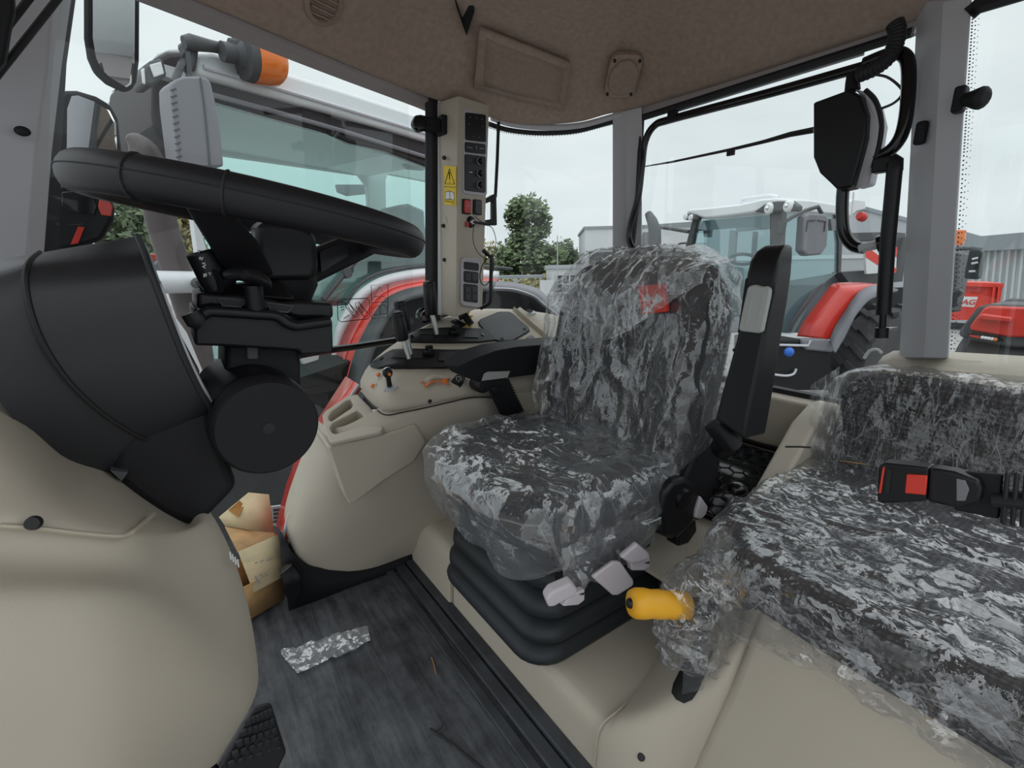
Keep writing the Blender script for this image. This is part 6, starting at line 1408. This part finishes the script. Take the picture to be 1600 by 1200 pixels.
pl3 = plane_at(1200, 52)
sh3 = thing('storage_hall', W([(1200, 480)], pl3)[0], 'long light grey storage hall with low gable behind rear tractor', 'building')
wpr('wall', [(1000, 352), (1072, 347), (1215, 335), (1350, 322), (1440, 346), (1440, 490), (1000, 490)], pl3, 0, 6, M['bldg'], sh3)
wpr('fascia', [(1000, 352), (1072, 347), (1215, 335), (1350, 322), (1440, 346), (1440, 352), (1350, 328), (1215, 341), (1000, 358)], pl3, -.15, .2, M['bldd'], sh3)
wpr('belt_band', [(1000, 404), (1440, 396), (1440, 402), (1000, 410)], pl3, -.1, .2, M['bldw'], sh3)
pl4 = plane_at(1560, 26, -.1)
ch = thing('corrugated_hall', W([(1560, 480)], pl4)[0], 'grey corrugated steel hall with dark fascia at the right edge', 'building')
wpr('fascia', [(1440, 346), (1490, 357), (1532, 369), (1600, 363), (1720, 352), (1720, 384), (1600, 389), (1440, 396)], pl4, -.5, 6, M['bldd'], ch)
wpr('wall', [(1440, 388), (1720, 380), (1720, 520), (1440, 500)], pl4, 0, 5, M['corr'], ch)
for k in range(19):
    x = 1470+k*10.5; wpr('sheet_rib', [(x, 389), (x+4.2, 389), (x+4.2-11, 500), (x-11, 500)], pl4, -.10, .12, M['corr'], ch)
pl5 = plane_at(1530, 16, .1)
sk = thing('waste_skip', W([(1530, 490)], pl5)[0], 'red waste skip with white lettered board', 'skip')
wpr('body', [(1480, 443), (1567, 445), (1562, 476), (1556, 500), (1480, 500)], pl5, 0, 2, M['redp'], sk)
wpr('top_rim', [(1478, 440), (1569, 443), (1568, 449), (1478, 446)], pl5, -.12, 2.2, M['redp'], sk)
for x in (1552, 1560): wpr('rib', [(x, 446), (x+4, 446), (x, 480), (x-4, 480)], pl5, -.12, .12, M['redp'], sk)
wpr('panel_recess', [(1512, 450), (1536, 451), (1534, 458), (1510, 457)], pl5, -.02, .03, M['redl'], sk)
bd_ = wpr('board', [(1492, 463), (1528, 464), (1522, 480), (1490, 478)], pl5, -.25, .03, M['paper'], sk)
wpr('red_line', [(1498, 479.5), (1518, 481), (1518, 482.2), (1498, 480.7)], pl5, -.28, .02, M['redl'], sk)
def text(name, body, px, pl, off, size, m, parent):
    c = bpy.data.curves.new(name, 'FONT'); c.body = body; c.size = size; c.extrude = .002; c.offset = .004; c.align_x = 'LEFT'; c.align_y = 'BOTTOM_BASELINE'; c.materials.append(m); c.shear = .15
    o = bpy.data.objects.new(name, c); COL.objects.link(o); o.parent = parent
    p = W([px], pl, off)[0]; d = pl[1]; n = Vector((-d.y, d.x, 0))
    ORG[o.name] = ORG[parent.name]; o.matrix_local = Matrix.Translation(p-ORG[parent.name]) @ Matrix((d, Vector((0, 0, 1)), -n)).transposed().to_4x4()
    dgp = bpy.context.evaluated_depsgraph_get(); dgp.update(); me = bpy.data.meshes.new_from_object(o.evaluated_get(dgp)); q = bpy.data.objects.new(name+'_mesh', me); ml = o.matrix_local.copy(); bpy.data.objects.remove(o); COL.objects.link(q); q.name = name; q.parent = parent; q.matrix_local = ml; return q
text('lettering', 'AG', (1502, 475.5), pl5, -.29, .17, M['redl'], sk)
# carport by the trees
pl6 = plane_at(810, 31)
cp_ = thing('carport', W([(810, 480)], pl6)[0], 'low open carport in front of the trees', 'carport')
wpr('roof_slab', [(745, 432), (850, 430), (850, 434), (745, 436)], pl6, 0, 3, M['bldd'], cp_)
for x in (760, 806, 843): wpr('post', [(x, 434), (x+2, 434), (x+2, 470), (x, 470)], pl6, 0, .15, M['bldg'], cp_)
for x in (806,): 
    build('brace', MB().tube(W([(x-9, 434), (x, 441)], pl6, .05), .05, 6), M['bldg'], cp_); build('brace', MB().tube(W([(x+11, 434), (x+2, 441)], pl6, .05), .05, 6), M['bldg'], cp_)
pole = tag(build('flag_pole', MB().tube([far((871, 368), 28.5), far((871, 470), 28.5)], .03, 6), M['bldg']), 'thin pale pole above the gatehouse roof', 'pole')
def tree(label, blobs, dist, n, m, leaf, trunk, seed, group='trees beyond the yard'):
    rnd = random.Random(seed); base = far(trunk, dist); base.z = GZ
    t = thing('tree', base, label, 'tree', group)
    mb = MB(); tot = sum(b[2]*b[3] for b in blobs); k = dist/FPX*1.0
    for bx0, by0, rx, ry in blobs:
        c_ = far((bx0, by0), dist); dirx = ray(bx0, by0); s_ = math.hypot(dirx.x, dirx.y)
        for i in range(int(n*rx*ry/tot)):
            while True:
                q = Vector((rnd.uniform(-1, 1), rnd.uniform(-1, 1), rnd.uniform(-1, 1)))
                if .25 < q.length < 1: break
            q *= .75+.25*abs(noise.noise(q*3+Vector((seed, 0, 0))))*2
            p = c_+Vector((q.x*rx*k, q.y*rx*k, q.z*ry*k)); a = Vector((rnd.gauss(0, 1), rnd.gauss(0, 1), rnd.gauss(0, 1))).normalized(); b = a.orthogonal().normalized(); l = leaf*rnd.uniform(.6, 1.3)
            mb.add([p-a*l, p+b*l*.5, p+a*l, p-b*l*.5], [(0, 1, 2, 3)])
    build('crown', mb, m, t, fix=False, smooth=False)
    top_ = far((blobs[0][0], blobs[0][1]), dist)
    tm = MB().tube([base, base.lerp(top_, .5)+Vector((.2, 0, 0)), top_], [.30, .2, .06], 8)
    for i in range(5):
        bq = blobs[i % len(blobs)]; tm.tube([base.lerp(top_, .35+.1*i), far((bq[0]+rnd.uniform(-.5, .5)*bq[2], bq[1]), dist)], [.09, .03], 5)
    build('trunk', tm, M['bark'], t); return t
tree('tall loose-crowned green tree between the door post and gatehouse', [(826, 330, 34, 26), (805, 340, 18, 26), (848, 352, 16, 24), (822, 375, 30, 30), (815, 405, 46, 40), (855, 410, 40, 34), (790, 415, 26, 30)], 42, 5200, M['leaf'], .30, (822, 440), 1)
tree('round green tree right behind the gatehouse roof', [(880, 398, 26, 26), (895, 410, 20, 20), (866, 420, 24, 26)], 46, 1500, M['leaf3'], .30, (880, 440), 2)
tree('yellowing autumn bush left of the tall tree', [(762, 405, 26, 30), (775, 420, 26, 20), (750, 430, 20, 20)], 48, 1100, M['leaf2'], .28, (765, 440), 3)
tree('low yellow bush under the carport roof', [(830, 445, 46, 16), (862, 436, 20, 18), (800, 446, 30, 12)], 38, 900, M['leaf2'], .22, (835, 455), 4)
tree('dark tree seen under the steering wheel left of the exhaust', [(200, 360, 44, 40), (175, 372, 26, 26), (228, 380, 34, 44)], 36, 1800, M['leaf3'], .30, (205, 430), 5)
tree('brownish tree seen right of the exhaust pipe', [(292, 380, 26, 50), (300, 430, 22, 50), (280, 340, 22, 22)], 38, 1300, M['leaf2'], .28, (295, 450), 6)
